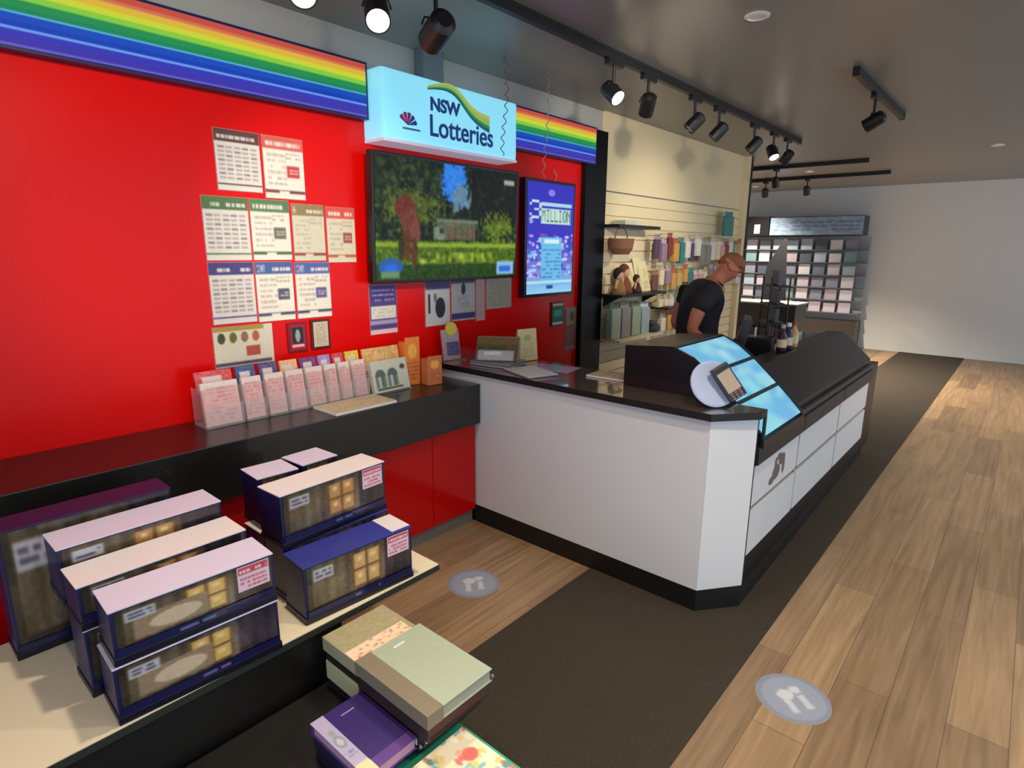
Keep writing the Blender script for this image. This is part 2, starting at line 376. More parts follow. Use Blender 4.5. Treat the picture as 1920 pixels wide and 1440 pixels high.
# ================================================================ TELEVISION
def tv_picture():
    w_, h_ = 192, 108; cv = Cv(w_, h_, (60, 74, 42))
    Y, X = np.mgrid[0:h_, 0:w_]; u = X/w_; v = Y/h_
    tree = np.array((52, 66, 40)); cv.a[:] = tree
    n1 = rng.normal(0, 1, (28, 48)); N = np.kron(n1, np.ones((4, 4)))[:h_, :w_]; N = (N+np.roll(N, 2, 0)+np.roll(N, 2, 1)+np.roll(N, 3, (0, 1)))/2.4; n2 = rng.normal(0, 1, (54, 96)); N2 = np.kron(n2, np.ones((2, 2)))[:h_, :w_]
    cv.a += (N*14+N2*16)[:, :, None]*np.array((1, 1.05, .7))
    k = (v < .35) & (u < .42); cv.a[k] = cv.a[k]*.75+np.array((14, 18, 16))
    k = ((u-.50)/.085)**2+((v-.14)/.2)**2 < 1+.25*N2; cv.a[k] = (70, 138, 226)
    k = ((u-.56)/.07)**2+((v-.27)/.14)**2 < 1+.4*N; cv.a[k] = (110, 140, 160)
    k = (u > .62) & (v < .5); cv.a[k] = cv.a[k]*.62
    k = ((u-.22)/.18)**2+((v-.38)/.13)**2 < 1+.4*N2; cv.a[k] = cv.a[k]*.6+np.array((62, 66, 20))
    k = ((u-.84)/.12)**2+((v-.52)/.13)**2 < 1+.5*N2; cv.a[k] = cv.a[k]*.5+np.array((80, 92, 22))
    cv.rect(.38, .50, .66, .66, (104, 112, 92)); cv.rect(.38, .47, .68, .50, (128, 132, 118))
    for q in (.46, .50, .55, .59, .63): cv.rect(q, .54, q+.02, .66, (118, 92, 74))
    cv.rect(.36, .55, .44, .66, (130, 140, 126)); cv.rect(.40, .56, .43, .60, (60, 74, 74))
    g = v > .66; cv.a[g] = np.array((92, 118, 34))+(N2[g]*14)[:, None]
    g = (v > .685) & (v < .72); cv.a[g] = (150, 168, 66)
    g = (v > .76) & (v < .86) & (u > .26) & (u < .8); cv.a[g] = np.array((128, 146, 52))+(N[g]*22)[:, None]*np.array((1, 1, .5))
    g = (v > .87); cv.a[g] = np.array((58, 84, 28))+(N2[g]*9)[:, None]
    for (a, b_, c_, d, col) in ((.18, .40, .065, .10, (118, 66, 54)), (.21, .52, .055, .13, (126, 76, 66)), (.24, .60, .035, .09, (130, 84, 74)), (.19, .70, .025, .14, (108, 70, 42)), (.155, .72, .018, .12, (70, 66, 36)), (.235, .76, .02, .12, (104, 70, 50))):
        cv.ell(a, b_, c_, d, col)
    cv.noise(13)
    cv.ell(.09, .89, .075, .075, (62, 108, 170)); cv.ell(.09, .90, .04, .035, (60, 120, 214)); cv.rect(.03, .93, .14, .98, (120, 150, 110))
    cv.rect(.84, .85, .985, .985, (150, 186, 226)); cv.rect(.86, .90, .96, .95, (70, 120, 210)); cv.rect(.88, .07, .97, .12, (170, 170, 160)); cv.a = np.clip((cv.a-100)*1.25+88, 4, 255)
    return cv.blur(2)
t = thing('television', 'large flat television on the red wall showing a sunny lawn with trees', 'television', (1.985, W-.10, 1.485), (R(2.2), 0, 0))
tw, th = 1.195, .695
obj('bezel', box(0, 0, 0, tw, .045, th, .005), mat('black television frame', (16, 14, 14), .3), t)
sheet('screen', tv_picture(), (.018, -.002, .018), (tw-.036, 0, 0), (0, 0, th-.036), cmat('television picture', .3, emit=.85), t, label='glowing picture of lawn and trees')
obj('wall_mount', box(.4, .045, .2, .8, .095, .5), M_blackmetal, t)
obj('speaker_grille', box(.35, -.0015, .004, .85, .003, .012), M_darkgrey, t)

# promo screen
def promo():
    cv = Cv(100, 210, (52, 48, 190))
    for j in range(210):
        v = j/210
        if v > .48: cv.a[j, :] = np.array((52, 48, 190))*(1-(v-.48)/.52)+np.array((150, 214, 246))*((v-.48)/.52)
    for _ in range(120):
        x, y = random.random(), random.uniform(.45, .85); cv.ell(x, y, random.uniform(.02, .06), random.uniform(.008, .02), random.choice([(190, 150, 236), (150, 80, 190), (180, 200, 255), (110, 200, 236), (70, 60, 200), (230, 190, 240)]))
    cv.rect(.30, .48, .74, .93, (110, 190, 236)); cv.lines(.32, .58, .72, .90, 9, (70, 140, 200), .7); cv.rect(.36, .50, .68, .54, (214, 244, 250))
    cv.ell(.5, .085, .07, .03, (140, 130, 246)); cv.rect(.28, .17, .95, .205, (176, 216, 236)); cv.rect(.28, .225, .93, .36, (196, 226, 214))
    cv.text('MILLION', .30, .235, .11, (70, 120, 120), wide=.46); cv.text('3', .05, .16, .16, (196, 224, 240)); cv.text('$', .04, .31, .06, (200, 220, 246))
    cv.rect(.42, .925, .56, .955, (40, 80, 140))
    cv.rect(0, .88, 1, .905, (190, 226, 240)); return cv.blur(1)
t = thing('promotion_screen', 'tall narrow screen glowing blue and violet beside the television', 'screen', (3.305, W-.075, 1.335))
pw_, ph_ = .60, .83
obj('bezel', box(0, 0, 0, pw_, .045, ph_, .004), mat('black blue screen frame', (18, 16, 40), .3), t)
sheet('screen', promo(), (.022, -.002, .022), (pw_-.044, 0, 0), (0, 0, ph_-.044), cmat('promotion picture', .25, emit=.95), t, label='blue promotional picture with large lettering')
obj('power_cable', tube([(.36+.02*math.sin(k*.8), .02, ph_+k*.016) for k in range(6)], .004), mat('pink grey cable', (180, 120, 130), .5), t)

# ================================================================ POSTERS ON THE RED WALL
def poster(x0, z0, x1, z1, cv, label, frame=None, cat='poster', depth=.004, grp='draw posters on the red wall', kid='holder'):
    t = thing('poster' if cat == 'poster' else cat.replace(' ', '_'), label, cat, (x0, W-.015, z0), 0, grp)
    w_, h = x1-x0, z1-z0
    if frame: obj('frame', box(0, -.012, 0, w_, -.001, h, .002), mat('poster frame %s' % (frame,), frame, .3), t); e = .012; y = -.0135
    else: obj(kid, box(0, -depth, 0, w_, -.0005, h), M_acrylic, t); e = .003; y = -depth-.001
    sheet('print', cv, (e, y, e), (w_-2*e, 0, 0), (0, 0, h-2*e), P_mat, t)
    return t
def draw_poster(head, hcol, chip, foot=(120, 60, 60), bg=(244, 232, 216), lines=6, txtcol=(240, 220, 210), hh=.2, wd=.8):
    cv = Cv(64, 84, bg)
    cv.rect(0, 0, 1, hh, hcol)
    if head in ('20', '6'): cv.text(head, .06, .05, hh*.62, txtcol, wide=wd); cv.lines(.45, hh*.3, .95, hh*.9, 1, txtcol, 1)
    else: cv.lines(.08, hh*.2, .92, hh*1.0, 1, txtcol, .9)
    cv.lines(.1, hh+.05, .55, .80, lines, (196, 184, 172)); cv.lines(.55, hh+.03, .92, .36, 2, (190, 176, 164))
    if chip: cv.rect(.56, .45, .88, .64, chip); cv.lines(.62, .50, .84, .60, 2, (220, 200, 200), .8)
    cv.rect(0, .86, 1, .90, foot); cv.rect(.35, .87, .6, .93, bg); cv.noise(5); return cv.blur(2)
RD, GR, PU, BL = (186, 66, 60), (88, 128, 84), (92, 84, 140), (74, 98, 156)
G1 = 'lottery draw sheets in rows on the red wall'
def grid_sheet(head, hcol):
    cv = Cv(64, 84, (230, 220, 210)); cv.rect(0, 0, 1, .2, hcol); cv.lines(.06, .05, .94, .19, 1, (215, 205, 205), .9)
    for i in range(5):
        for j in range(8): cv.rect(.06+i*.18, .27+j*.072, .2+i*.18, .31+j*.072, (184, 172, 168) if (i+j) % 3 else (150, 140, 138))
    cv.rect(0, .88, 1, .91, hcol); cv.noise(5); return cv.blur(1)
P = [
 (1.23, 1.925, 1.44, 2.19, grid_sheet('RESULTS', (96, 62, 56)), 'draw sheet with dark brown heading, topmost at the left edge'),
 (1.45, 1.905, 1.66, 2.19, draw_poster('LOTTO', (214, 96, 84), (206, 62, 66)), 'tall draw sheet with pink red heading and a red square, right of the topmost row'),
 (1.15, 1.615, 1.36, 1.90, grid_sheet('RESULTS', (86, 118, 66)), 'draw sheet with green heading and grid, left of the second row'),
 (1.365, 1.615, 1.565, 1.90, draw_poster('LOTTO', GR, (112, 112, 92), (66, 104, 70)), 'draw sheet with green heading and an olive square in the second row'),
 (1.575, 1.61, 1.755, 1.89, draw_poster('6', (150, 132, 84), None, (150, 70, 60), (222, 214, 184), 7), 'cream draw sheet with a red border and large 6 in the second row'),
 (1.765, 1.60, 1.94, 1.885, draw_poster('LOTTO', (226, 88, 70), (170, 84, 74), (200, 90, 60), (230, 218, 186)), 'cream draw sheet with orange red heading touching the television edge'),
 (1.15, 1.325, 1.36, 1.61, grid_sheet('POWER', (74, 66, 128)), 'draw sheet with purple heading and fine grid, left of the third row'),
 (1.365, 1.32, 1.56, 1.61, draw_poster('20', BL, (86, 90, 106), (60, 76, 96)), 'draw sheet headed 20 with blue band and grey square in the third row'),
 (1.57, 1.32, 1.77, 1.605, draw_poster('20', (84, 104, 170), (98, 96, 150), (60, 76, 96)), 'draw sheet headed 20 with violet square, right end of the third row'),
]
for x0, z0, x1, z1, cv, lb in P: poster(x0, z0, x1, z1, cv, lb, grp=G1, kid='sleeve')
cv = Cv(84, 60, (226, 214, 190)); cv.rect(0, 0, .85, .12, (178, 150, 62))
for k, c in enumerate(((70, 72, 50), (112, 104, 40), (150, 110, 70), (190, 96, 62))): cv.ell(.13+k*.19, .28, .06, .13, c)
cv.rect(.52, .52, .76, .76, (186, 80, 60)); cv.rect(0, .88, .95, .97, (96, 84, 110)); cv.noise(5).blur(1)
poster(1.14, 1.12, 1.43, 1.315, cv, 'wide cream sheet with four dark ovals and a red square under the draw sheets', grp=G1, kid='sleeve')
cv = Cv(30, 48, (176, 22, 40)); cv.rect(.15, .1, .85, .75, (34, 36, 48)); cv.ell(.5, .45, .16, .26, (150, 170, 160)); cv.rect(.1, .80, .9, .9, (240, 190, 190)); cv.blur(1)
poster(1.505, 1.155, 1.61, 1.305, cv, 'small dark photo card on the red wall below the violet draw sheet', (120, 16, 40), 'card', grp='small framed cards low on the red wall')
cv = Cv(30, 48, (206, 190, 164)); cv.lines(.2, .1, .8, .85, 8, (170, 150, 130)); cv.blur(1)
poster(1.635, 1.155, 1.745, 1.31, cv, 'small cream card in a dark brown frame on the red wall', (78, 24, 22), 'card', grp='small framed cards low on the red wall')
cv = Cv(48, 70, (84, 66, 130)); cv.rect(.1, .04, .9, .3, (70, 50, 116)); cv.lines(.1, .05, .9, .35, 3, (150, 140, 190)); cv.rect(.04, .43, .96, .68, (232, 222, 206)); cv.lines(.1, .46, .9, .66, 3, (200, 190, 170)); cv.rect(0, .72, 1, .80, (170, 160, 200)); cv.rect(0, .9, 1, 1, (240, 200, 200)); cv.blur(1)
poster(2.01, 1.19, 2.205, 1.475, cv, 'narrow purple and white leaflet hanging below the left end of the television', cat='leaflet', grp='leaflets below the television')
cv = Cv(60, 72, (206, 200, 198)); cv.rect(.02, 0, 1, .22, (72, 64, 110)); cv.ell(.6, .62, .2, .22, (38, 34, 52)); cv.rect(.12, .32, .2, .72, (58, 44, 46)); cv.ell(.4, .4, .06, .1, (120, 110, 120)); cv.blur(1)
poster(2.42, 1.20, 2.63, 1.495, cv, 'poster with dark round figures and purple heading below the television', cat='leaflet', grp='leaflets below the television')
cv = Cv(60, 72, (180, 176, 176)); cv.rect(0, 0, 1, .12, (70, 62, 104)); cv.ell(.5, .26, .09, .13, (40, 38, 46)); cv.lines(.25, .4, .75, .7, 5, (140, 140, 140)); cv.rect(0, .82, 1, .96, (64, 50, 104)); cv.blur(1)
poster(2.64, 1.215, 2.86, 1.495, cv, 'grey poster with purple bands and a small dark figure below the television', cat='leaflet', grp='leaflets below the television')
cv = Cv(30, 72, (188, 158, 152)); cv.lines(.2, .1, .8, .9, 12, (170, 140, 136)); cv.blur(1)
poster(2.865, 1.20, 2.955, 1.49, cv, 'thin pinkish strip of paper between two leaflets below the television', cat='leaflet', grp='leaflets below the television')
cv = Cv(60, 50, (168, 158, 142)); cv.lines(.1, .1, .9, .9, 9, (150, 140, 126)); cv.blur(1)
poster(2.965, 1.27, 3.23, 1.485, cv, 'beige text sheet below the right corner of the television', cat='leaflet', grp='leaflets below the television')
cv = Cv(36, 50, (30, 108, 88)); cv.rect(0, 0, 1, .13, (214, 200, 150)); cv.rect(.15, .3, .85, .6, (80, 170, 140)); cv.rect(0, .86, 1, 1, (214, 206, 196)); cv.blur(1)
poster(3.70, 1.085, 3.86, 1.275, cv, 'small green sign on the red wall under the promotion screen', (30, 26, 28), 'sign', grp=None)
cv = Cv(40, 70, (132, 84, 74)); cv.rect(.1, 0, .9, .38, (150, 136, 112)); cv.ell(.6, .2, .2, .12, (90, 76, 66)); cv.rect(0, .9, 1, .95, (190, 130, 120)); cv.noise(6).blur(1)
poster(3.89, .86, 4.05, 1.22, cv, 'faded brown notice on the wall against the black fin', None, 'notice', grp=None)

# ================================================================ TICKET BENCH (under the draw sheets)
t = tag(obj('bench_worktop', box(-2.4, 2.39, .655, 2.468, W-.016, .897, .004), mat('dark grey worktop', (26, 25, 24), .32, coat=.3)), 'thick dark grey worktop of the play bench below the draw sheets', 'worktop')
xs = [-2.4, -1.5, -.6, .3, 1.21, 2.12, 2.466]
where = ['far left, outside the photo', 'second from the left, outside the photo', 'behind the left stack of boxes', 'behind the blue biscuit boxes', 'just right of the blue boxes', 'narrow last one against the white counter']
for k in range(6):
    u = thing('bench_cabinet', 'glossy red cabinet under the grey worktop, '+where[k], 'cabinet', (xs[k], 2.43, 0), 0, 'red cabinets under the worktop')
    w_ = xs[k+1]-xs[k]
    obj('carcass', box(.001, .02, .09, w_-.001, .38, .653), M_darkgrey, u)
    obj('door', box(.002, 0, .092, w_-.002, .019, .652, .001), mat('red cabinet gloss', (182, 8, 9), .16, spec=.35), u)
    obj('kickboard', box(0, .03, 0, w_, .045, .09), mat('grey kickboard', (112, 104, 98), .5), u)
# playslip holders
hx = [(1.0, .17), (1.18, .10), (1.29, .10), (1.395, .10), (1.50, .10), (1.605, .075), (1.685, .075), (1.765, .09)]
tops = [(208, 88, 90), (70, 90, 140), (90, 80, 130), (230, 180, 130), (120, 60, 120), (150, 140, 200), (206, 70, 80), (224, 196, 60)]
names = ['wide leftmost one with rose slips', 'second from the left with blue tops behind', 'third from the left with violet tops behind', 'fourth, orange and pink slips', 'fifth, left of the white entry forms', 'sixth, narrow, lilac tops', 'seventh, narrow, red top behind', 'eighth, with a yellow top behind']
for k, ((x, w_), tc) in enumerate(zip(hx, tops)):
    u = thing('playslip_holder', 'clear holder of pink playslips on the bench, '+names[k], 'slip holder', (x, 2.62, .898), 0, 'playslip holders along the bench')
    b = box(0, 0, 0, w_, .13, .006); box(0, 0, 0, w_, .004, .10, 0, b); box(0, 0, 0, .003, .13, .17, 0, b); box(w_-.003, 0, 0, w_, .13, .17, 0, b); obj('tray', b, M_acrylic, u)
    cv = Cv(26, 44, (226, 176, 174)); cv.rect(0, 0, 1, .15, (232, 214, 206)); cv.lines(.1, .12, .9, .9, 9, (206, 140, 140)); cv.noise(6).blur(1)
    sheet('playslips', cv, (.005, .012, .008), (w_-.01, 0, 0), (0, .03, .19), P_mat, u, thick=.02)
    cv = Cv(20, 14, tc); cv.noise(12); cv.rect(.2, .3, .7, .6, (220, 200, 200))
    sheet('back_slips', cv, (.005, .075, .15), (w_-.01, 0, 0), (0, .02, .09), P_mat, u, thick=.012)
u = thing('playslip_holder', 'clear holder showing white slips with dark green arches, right end of the holders', 'slip holder', (1.87, 2.59, .898))
cv = Cv(64, 52, (206, 206, 188))
for q in (.22, .55): cv.ell(q, .5, .14, .22, (92, 104, 92)); cv.rect(q-.14, .5, q+.14, .85, (120, 130, 116)); cv.rect(q-.06, .5, q+.0, .85, (190, 204, 190)); cv.rect(q+.04, .5, q+.06, .85, (60, 70, 60))
cv.rect(.1, .86, .8, .92, (74, 84, 66)); cv.ell(.85, .28, .07, .08, (112, 60, 66)); cv.noise(6).blur(1)
obj('tray', box(0, 0, 0, .25, .16, .008), M_acrylic, u)
sheet('slips', cv, (.004, .01, .008), (.242, 0, 0), (0, .04, .17), P_mat, u, thick=.03)
cv = Cv(40, 16, (226, 176, 110)); cv.noise(22); cv.blur(1); sheet('back_slips', cv, (.004, .10, .12), (.242, 0, 0), (0, .02, .12), P_mat, u, thick=.012)
for k, (x, y, z1, lb, cc) in enumerate(((2.13, 2.66, .28, 'tall orange leaflet box at the right end of the bench', (232, 132, 50)), (2.22, 2.57, .17, 'lower orange leaflet box leaning before the tall one', (206, 118, 66)))):
    u = thing('leaflet_box', lb, 'leaflet box', (x, y, .898), R(-8))
    cv = Cv(24, 50, cc); cv.ell(.5, .3, .3, .15, (250, 176, 80)); cv.lines(.1, .5, .9, .9, 5, (180, 90, 50)); cv.noise(10).blur(1)
    obj('box_shell', box(0, 0, 0, .10, .07, z1*.9, .002), mat('orange card %d' % k, cc, .5), u)
    sheet('front_print', cv, (.002, -.0012, .002), (.096, 0, 0), (0, 0, z1), P_mat, u, thick=.001)
t = thing('entry_form_pad', 'pad of cream entry forms lying on the dark grey worktop', 'paper pad', (1.50, 2.40, .898))
obj('pad', box(0, 0, 0, .36, .2, .012, .001), M_paper, t)
cv = Cv(70, 40, (216, 202, 170)); cv.lines(.03, .05, .97, .95, 14, (176, 160, 132), .9); cv.blur(1)
sheet('top_form', cv, (0.002, .002, .0132), (.356, 0, 0), (0, .196, 0), P_mat, t)

# ================================================================ SERVICE COUNTER
t = thing('service_counter', 'white L-shaped service counter with black top and black kickboard', 'counter', (0, 0, 0))
X0, Y0 = 2.478, .985
obj('front_panel', prism([(X0, Y0), (X0+.02, Y0), (X0+.02, W-.02), (X0, W-.02)], 2, .112, .95), M_white, t)
obj('corner_panel', prism([(X0, Y0-.001), (2.668, .842), (2.684, .862), (X0+.02, Y0+.01)], 2, .112, .95), M_white, t, 'angled white corner panel')
obj('kickboard', prism([(X0-.001, W-.02), (X0-.001, Y0), (2.66, .842), (5.6, .90), (5.6, 1.45), (2.95, 1.45), (2.95, W-.02)], 2, 0, .112), mat('black kickboard', (14, 13, 13), .5), t)
obj('carcass', prism([(X0+.02, W-.02), (X0+.02, Y0+.012), (2.69, .868), (5.6, .868), (5.6, 1.45), (2.93, 1.45), (2.93, W-.02)], 2, .112, .80), M_black, t)
obj('carcass', prism([(X0+.02, W-.02), (X0+.02, Y0+.012), (2.69, .868), (2.712, .868), (2.712, 1.21), (5.6, 1.21), (5.6, 1.45), (2.93, 1.45), (2.93, W-.02)], 2, .80, .95), M_black, t)
b = prism([(X0-.022, W-.018), (X0-.022, Y0-.01), (2.64, .825), (2.716, .825), (2.716, 1.54), (2.96, 1.54), (2.96, W-.018)], 2, .95, .982)
prism([(2.716, 1.20), (5.65, 1.20), (5.65, 1.50), (2.716, 1.50)], 2, .95, .982, b)
obj('countertop', b, M_ctop, t)
obj('edge_band', prism([(X0-.025, W-.018), (X0-.025, Y0-.011), (2.639, .822), (2.717, .822), (2.717, .825), (2.64, .825), (X0-.022, Y0-.01), (X0-.022, W-.018)], 2, .949, .9815), mat('black kickboard', (14, 13, 13), .5), t, 'black front edge')  # edge split off in black, since the top's colour carries painted reflections
obj('corner_post', prism([(2.669, .842), (2.684, .842), (2.684, .862), (2.669, .862)], 2, .112, .95), M_blackmetal, t)
for (xa, xb) in ((2.70, 3.40), (3.43, 4.30), (4.33, 5.2)):
    o = obj('side_panel', box(xa, .85, .50, xb, .867, .70, .001), M_white, t)
    obj('side_panel', box(xa, .85, .245, xb, .867, .475, .001), M_white, t)
    obj('ledge', box(xa-.01, .83, .715, xb+.01, .867, .80, .003), M_blackmetal, t)
bm = bmesh.new()   # dark mark on the upper side panel
M3 = Matrix.Translation((3.08, .849, .60))
for (cx, cz, rx_, rz_) in ((-.02, -.02, .05, .04), (.03, .03, .045, .03), (.0, .055, .03, .018), (-.06, -.05, .035, .022), (.05, -.01, .02, .05), (-.03, .03, .018, .03)):
    blob((3.08+cx*1.6, .8495, .60+cz), (rx_*1.2, .0012, rz_), 12, bm)
obj('panel_emblem', bm, mat('grey brown emblem', (104, 92, 84), .6), t)

# ticket display case on the counter corner, panes given a pale blue emission
t = thing('ticket_display_case', 'black display case with three glowing light blue curved panes on the counter', 'display case', (2.72, 0, 0))
prof = [(1.285, 1.205), (1.20, 1.165), (1.10, 1.092), (.98, .985), (.90, .910), (.835, .842)]
side = [(1.56, .984), (1.56, 1.188), (1.30, 1.212)]+[(y-.006, z+.006) for y, z in prof[1:]]+[(.832, .82), (.868, .82), (1.19, .82), (1.19, .984)]
CW = .60
M_case = mat('black display casing', (16, 15, 22), .3)
for xa in (-.006, CW): obj('side_cheek', prism(side, 0, xa, xa+.02), M_case, t)
obj('back_panel', prism([(1.57, .984), (1.57, 1.192), (1.30, 1.214), (1.30, 1.204), (1.555, 1.18), (1.555, .984)], 0, .0, CW+.02), M_case, t)
def on_prof(s):
    d = [0]
    for (a, b_) in zip(prof, prof[1:]): d.append(d[-1]+math.hypot(a[0]-b_[0], a[1]-b_[1]))
    q = s*d[-1]
    for k in range(len(prof)-1):
        if q <= d[k+1]+1e-9:
            f = (q-d[k])/(d[k+1]-d[k]); return (prof[k][0]*(1-f)+prof[k+1][0]*f, prof[k][1]*(1-f)+prof[k+1][1]*f)
    return prof[-1]
M_pane = cmat('glowing ticket panes', .15, emit=.95, coat=.6)
for k, (s0, s1) in enumerate(((.0, .33), (.36, .66), (.69, 1.0))):
    cv = Cv(30, 16, (128, 206, 240)); Yg, Xg = np.mgrid[0:16, 0:30]
    cv.a += (np.sin(Xg*.45+k*2)*np.cos(Yg*.5+k))[:, :, None]*np.array((26, 12, 6)); 
    for _ in range(14): cv.ell(random.random(), random.random(), .1, .18, random.choice([(120, 186, 240), (150, 226, 240), (176, 226, 244), (108, 190, 236)]))
    cv.blur(3)
    vs_, col = [], []; lin = (cv.a/255)**2.2
    for j in range(16):
        y, z = on_prof(s0+(s1-s0)*j/15)
        for i in range(30): vs_.append((.016+(CW-.018)*i/29, y, z)); col.append(lin[j, i])
    me = bpy.data.meshes.new('pane'); me.from_pydata(vs_, [], [(j*30+i, (j+1)*30+i, (j+1)*30+i+1, j*30+i+1) for j in range(15) for i in range(29)])
    at = me.attributes.new('Col', 'FLOAT_COLOR', 'POINT'); at.data.foreach_set('color', np.hstack([np.array(col), np.ones((len(col), 1))]).astype(np.float32).ravel())
    me.materials.append(M_pane); me.polygons.foreach_set('use_smooth', [True]*len(me.polygons)); o = bpy.data.objects.new('pane', me); C.objects.link(o); o.parent = t
M_teal = mat('dark teal metal', (22, 52, 56), .3)
for s in (.345, .675):
    y, z = on_prof(s); obj('crossbar', box(.01, -.010, -.005, CW, .010, .005, .002, M=Matrix.Translation((0, y, z)) @ Matrix.Rotation(R(40), 4, 'X')), M_teal, t)
obj('corner_strip', box(-.010, .822, .84, .002, .836, .952, .002), M_teal, t)
b = bmesh.new()
for k in range(9): blob((.05+k*.063, .836, .818), (.014, .008, .010), 8, b)
obj('price_strip', box(-.005, .822, .79, CW+.02, .867, .83, .003), M_case, t); obj('ticket_tags', b, mat('pale ticket tags', (120, 170, 180), .5), t)
t = thing('ticket_display_case', 'plain black low display housing on the counter beyond the glowing case', 'display case', (3.36, 0, 0))
obj('housing', prism([(.872, .87), (.872, .802), (1.195, .802), (1.195, 1.06), (1.08, 1.06)], 0, 0, 1.9), M_case, t)
obj('rim', box(0, .845, .795, 1.9, .87, .83, .003), M_darkgrey, t)

# payment terminal on round pale base
t = thing('payment_terminal', 'card payment terminal with beige screen leaning on a round pale blue disc', 'payment terminal', (2.60, 1.03, .983), R(-41))
Mt = Matrix.Translation((.0, .01, .101)) @ Matrix.Rotation(R(62), 4, 'X')
obj('disc', lathe([(.102, -.008), (.110, -.004), (.110, .004), (.102, .008)], 44, Mt), mat('pale blue disc', (176, 190, 222), .4), t, 'round pale blue disc')
obj('stand', prism([(.0, 0), (.12, 0), (.07, .08), (.04, .08)], 0, -.03, .03), M_black_pl, t)
Mt2 = Matrix.Translation((.045, -.035, .118)) @ Matrix.Rotation(R(-32), 4, 'Y') @ Matrix.Rotation(R(72), 4, 'X')
obj('handset', box(-.042, -.085, -.014, .042, .085, .018, .008, M=Mt2), mat('dark handset', (38, 30, 52), .4), t)
obj('screen', box(-.032, -.045, .0185, .034, .055, .021, .001, M=Mt2), mat('beige handset screen', (176, 160, 142), .4), t)
b = bmesh.new()
for i in range(3):
    for j in range(3): box(-.028+i*.02, -.08+j*.012, .0185, -.014+i*.02, -.072+j*.012, .022, .001, b, M=Mt2)
obj('keypad', b, mat('grey brown keys', (132, 104, 96), .5), t)

# things on the counter by the wall
t = thing('leaflet_stand', 'small stand of purple leaflets with a round yellow badge on the counter corner', 'leaflet stand', (2.56, 2.72, .983), R(-10))
obj('foot', box(-.07, -.05, 0, .07, .05, .006), M_acrylic, t)
cv = Cv(36, 60, (178, 156, 160)); cv.rect(.25, .42, .95, .85, (92, 80, 128)); cv.lines(.3, .5, .9, .8, 4, (130, 120, 160)); cv.noise(6).blur(1)
sheet('leaflets', cv, (-.065, .0, .006), (.13, 0, 0), (0, .03, .19), P_mat, t, thick=.012)
obj('badge', cyl((.005, .018, .20), (.005, .026, .20), .042, seg=28), mat('yellow badge', (222, 200, 70), .5), t, 'round yellow badge')
for k, (x, y, rz, n) in enumerate(((2.66, 2.42, 12, 5), (2.60, 2.11, -15, 2))):
    t = thing('magazine_pile', ['pile of glossy magazines and clear sleeves beside the leaflet stand', 'small flat pile of grey leaflets in front of the magazine pile'][k], 'magazines', (x, y, .983), R(rz))
    for q in range(n):
        obj('magazine', box(-.10, -.14, q*.006, .10, .14, q*.006+.0055, .001, M=Matrix.Rotation(R(random.uniform(-9, 9)), 4, 'Z')), mat('cover %d' % (q % 4), [(120, 118, 126), (186, 182, 190), (90, 86, 92), (150, 146, 160)][q % 4], .3), t)
t = thing('brochure_box', 'clear topped box of brochures with a brown and green cover on the counter', 'brochure box', (2.67, 2.43, 1.0145), R(-56))
cv = Cv(60, 44, (96, 84, 70)); cv.rect(0, 0, 1, .3, (120, 100, 60)); cv.rect(0, .38, .7, .52, (74, 84, 52)); cv.rect(.05, .55, .9, .95, (176, 176, 184)); cv.rect(.2, .6, .6, .75, (214, 214, 220)); cv.noise(12).blur(1)
obj('box_shell', prism([(-.08, 0), (.08, 0), (.08, .13), (.03, .13)], 0, -.13, .13), mat('grey brown box', (150, 144, 146), .4), t)
sheet('front_print', cv, (-.128, -.082, .002), (.256, 0, 0), (0, .108, .127), P_gloss, t, thick=.001)
t = thing('notice_stand', 'cream notice in a small easel stand before the red wall', 'notice stand', (3.02, 2.50, .8), R(-12))
t.location = (2.88, 2.36, .983)
cv = Cv(40, 56, (216, 202, 152)); cv.ell(.5, .3, .2, .1, (170, 176, 120)); cv.lines(.2, .45, .8, .9, 6, (190, 176, 130)); cv.noise(5).blur(1)
obj('easel', prism([(0, 0), (.07, 0), (.03, .19), (.02, .19)], 0, -.075, .075), mat('pinkish stand', (190, 130, 110), .5), t)
sheet('notice', cv, (-.075, -.004, .004), (.15, 0, 0), (0, .022, .20), P_mat, t, thick=.003)
t = thing('counter_mat', 'pale lilac paper mat lying on the black countertop', 'mat', (2.80, 2.10, .983), R(10))
cv = Cv(20, 30, (150, 150, 190)); cv.noise(10).blur(2)
sheet('paper', cv, (-.10, -.14, .0015), (.2, 0, 0), (0, .28, 0), P_gloss, t, thick=.001)
t = thing('newspaper', 'folded newspaper at the back edge of the countertop near the black case', 'newspaper', (2.84, 1.70, .983), R(4))
cv = Cv(30, 24, (170, 150, 126)); cv.lines(.05, .05, .95, .95, 8, (120, 104, 90)); cv.noise(10).blur(1)
obj('pages', box(-.09, -.13, 0, .09, .13, .010, .002), M_paper, t)
sheet('front_page', cv, (-.088, -.128, .0112), (.176, 0, 0), (0, .256, 0), P_mat, t)

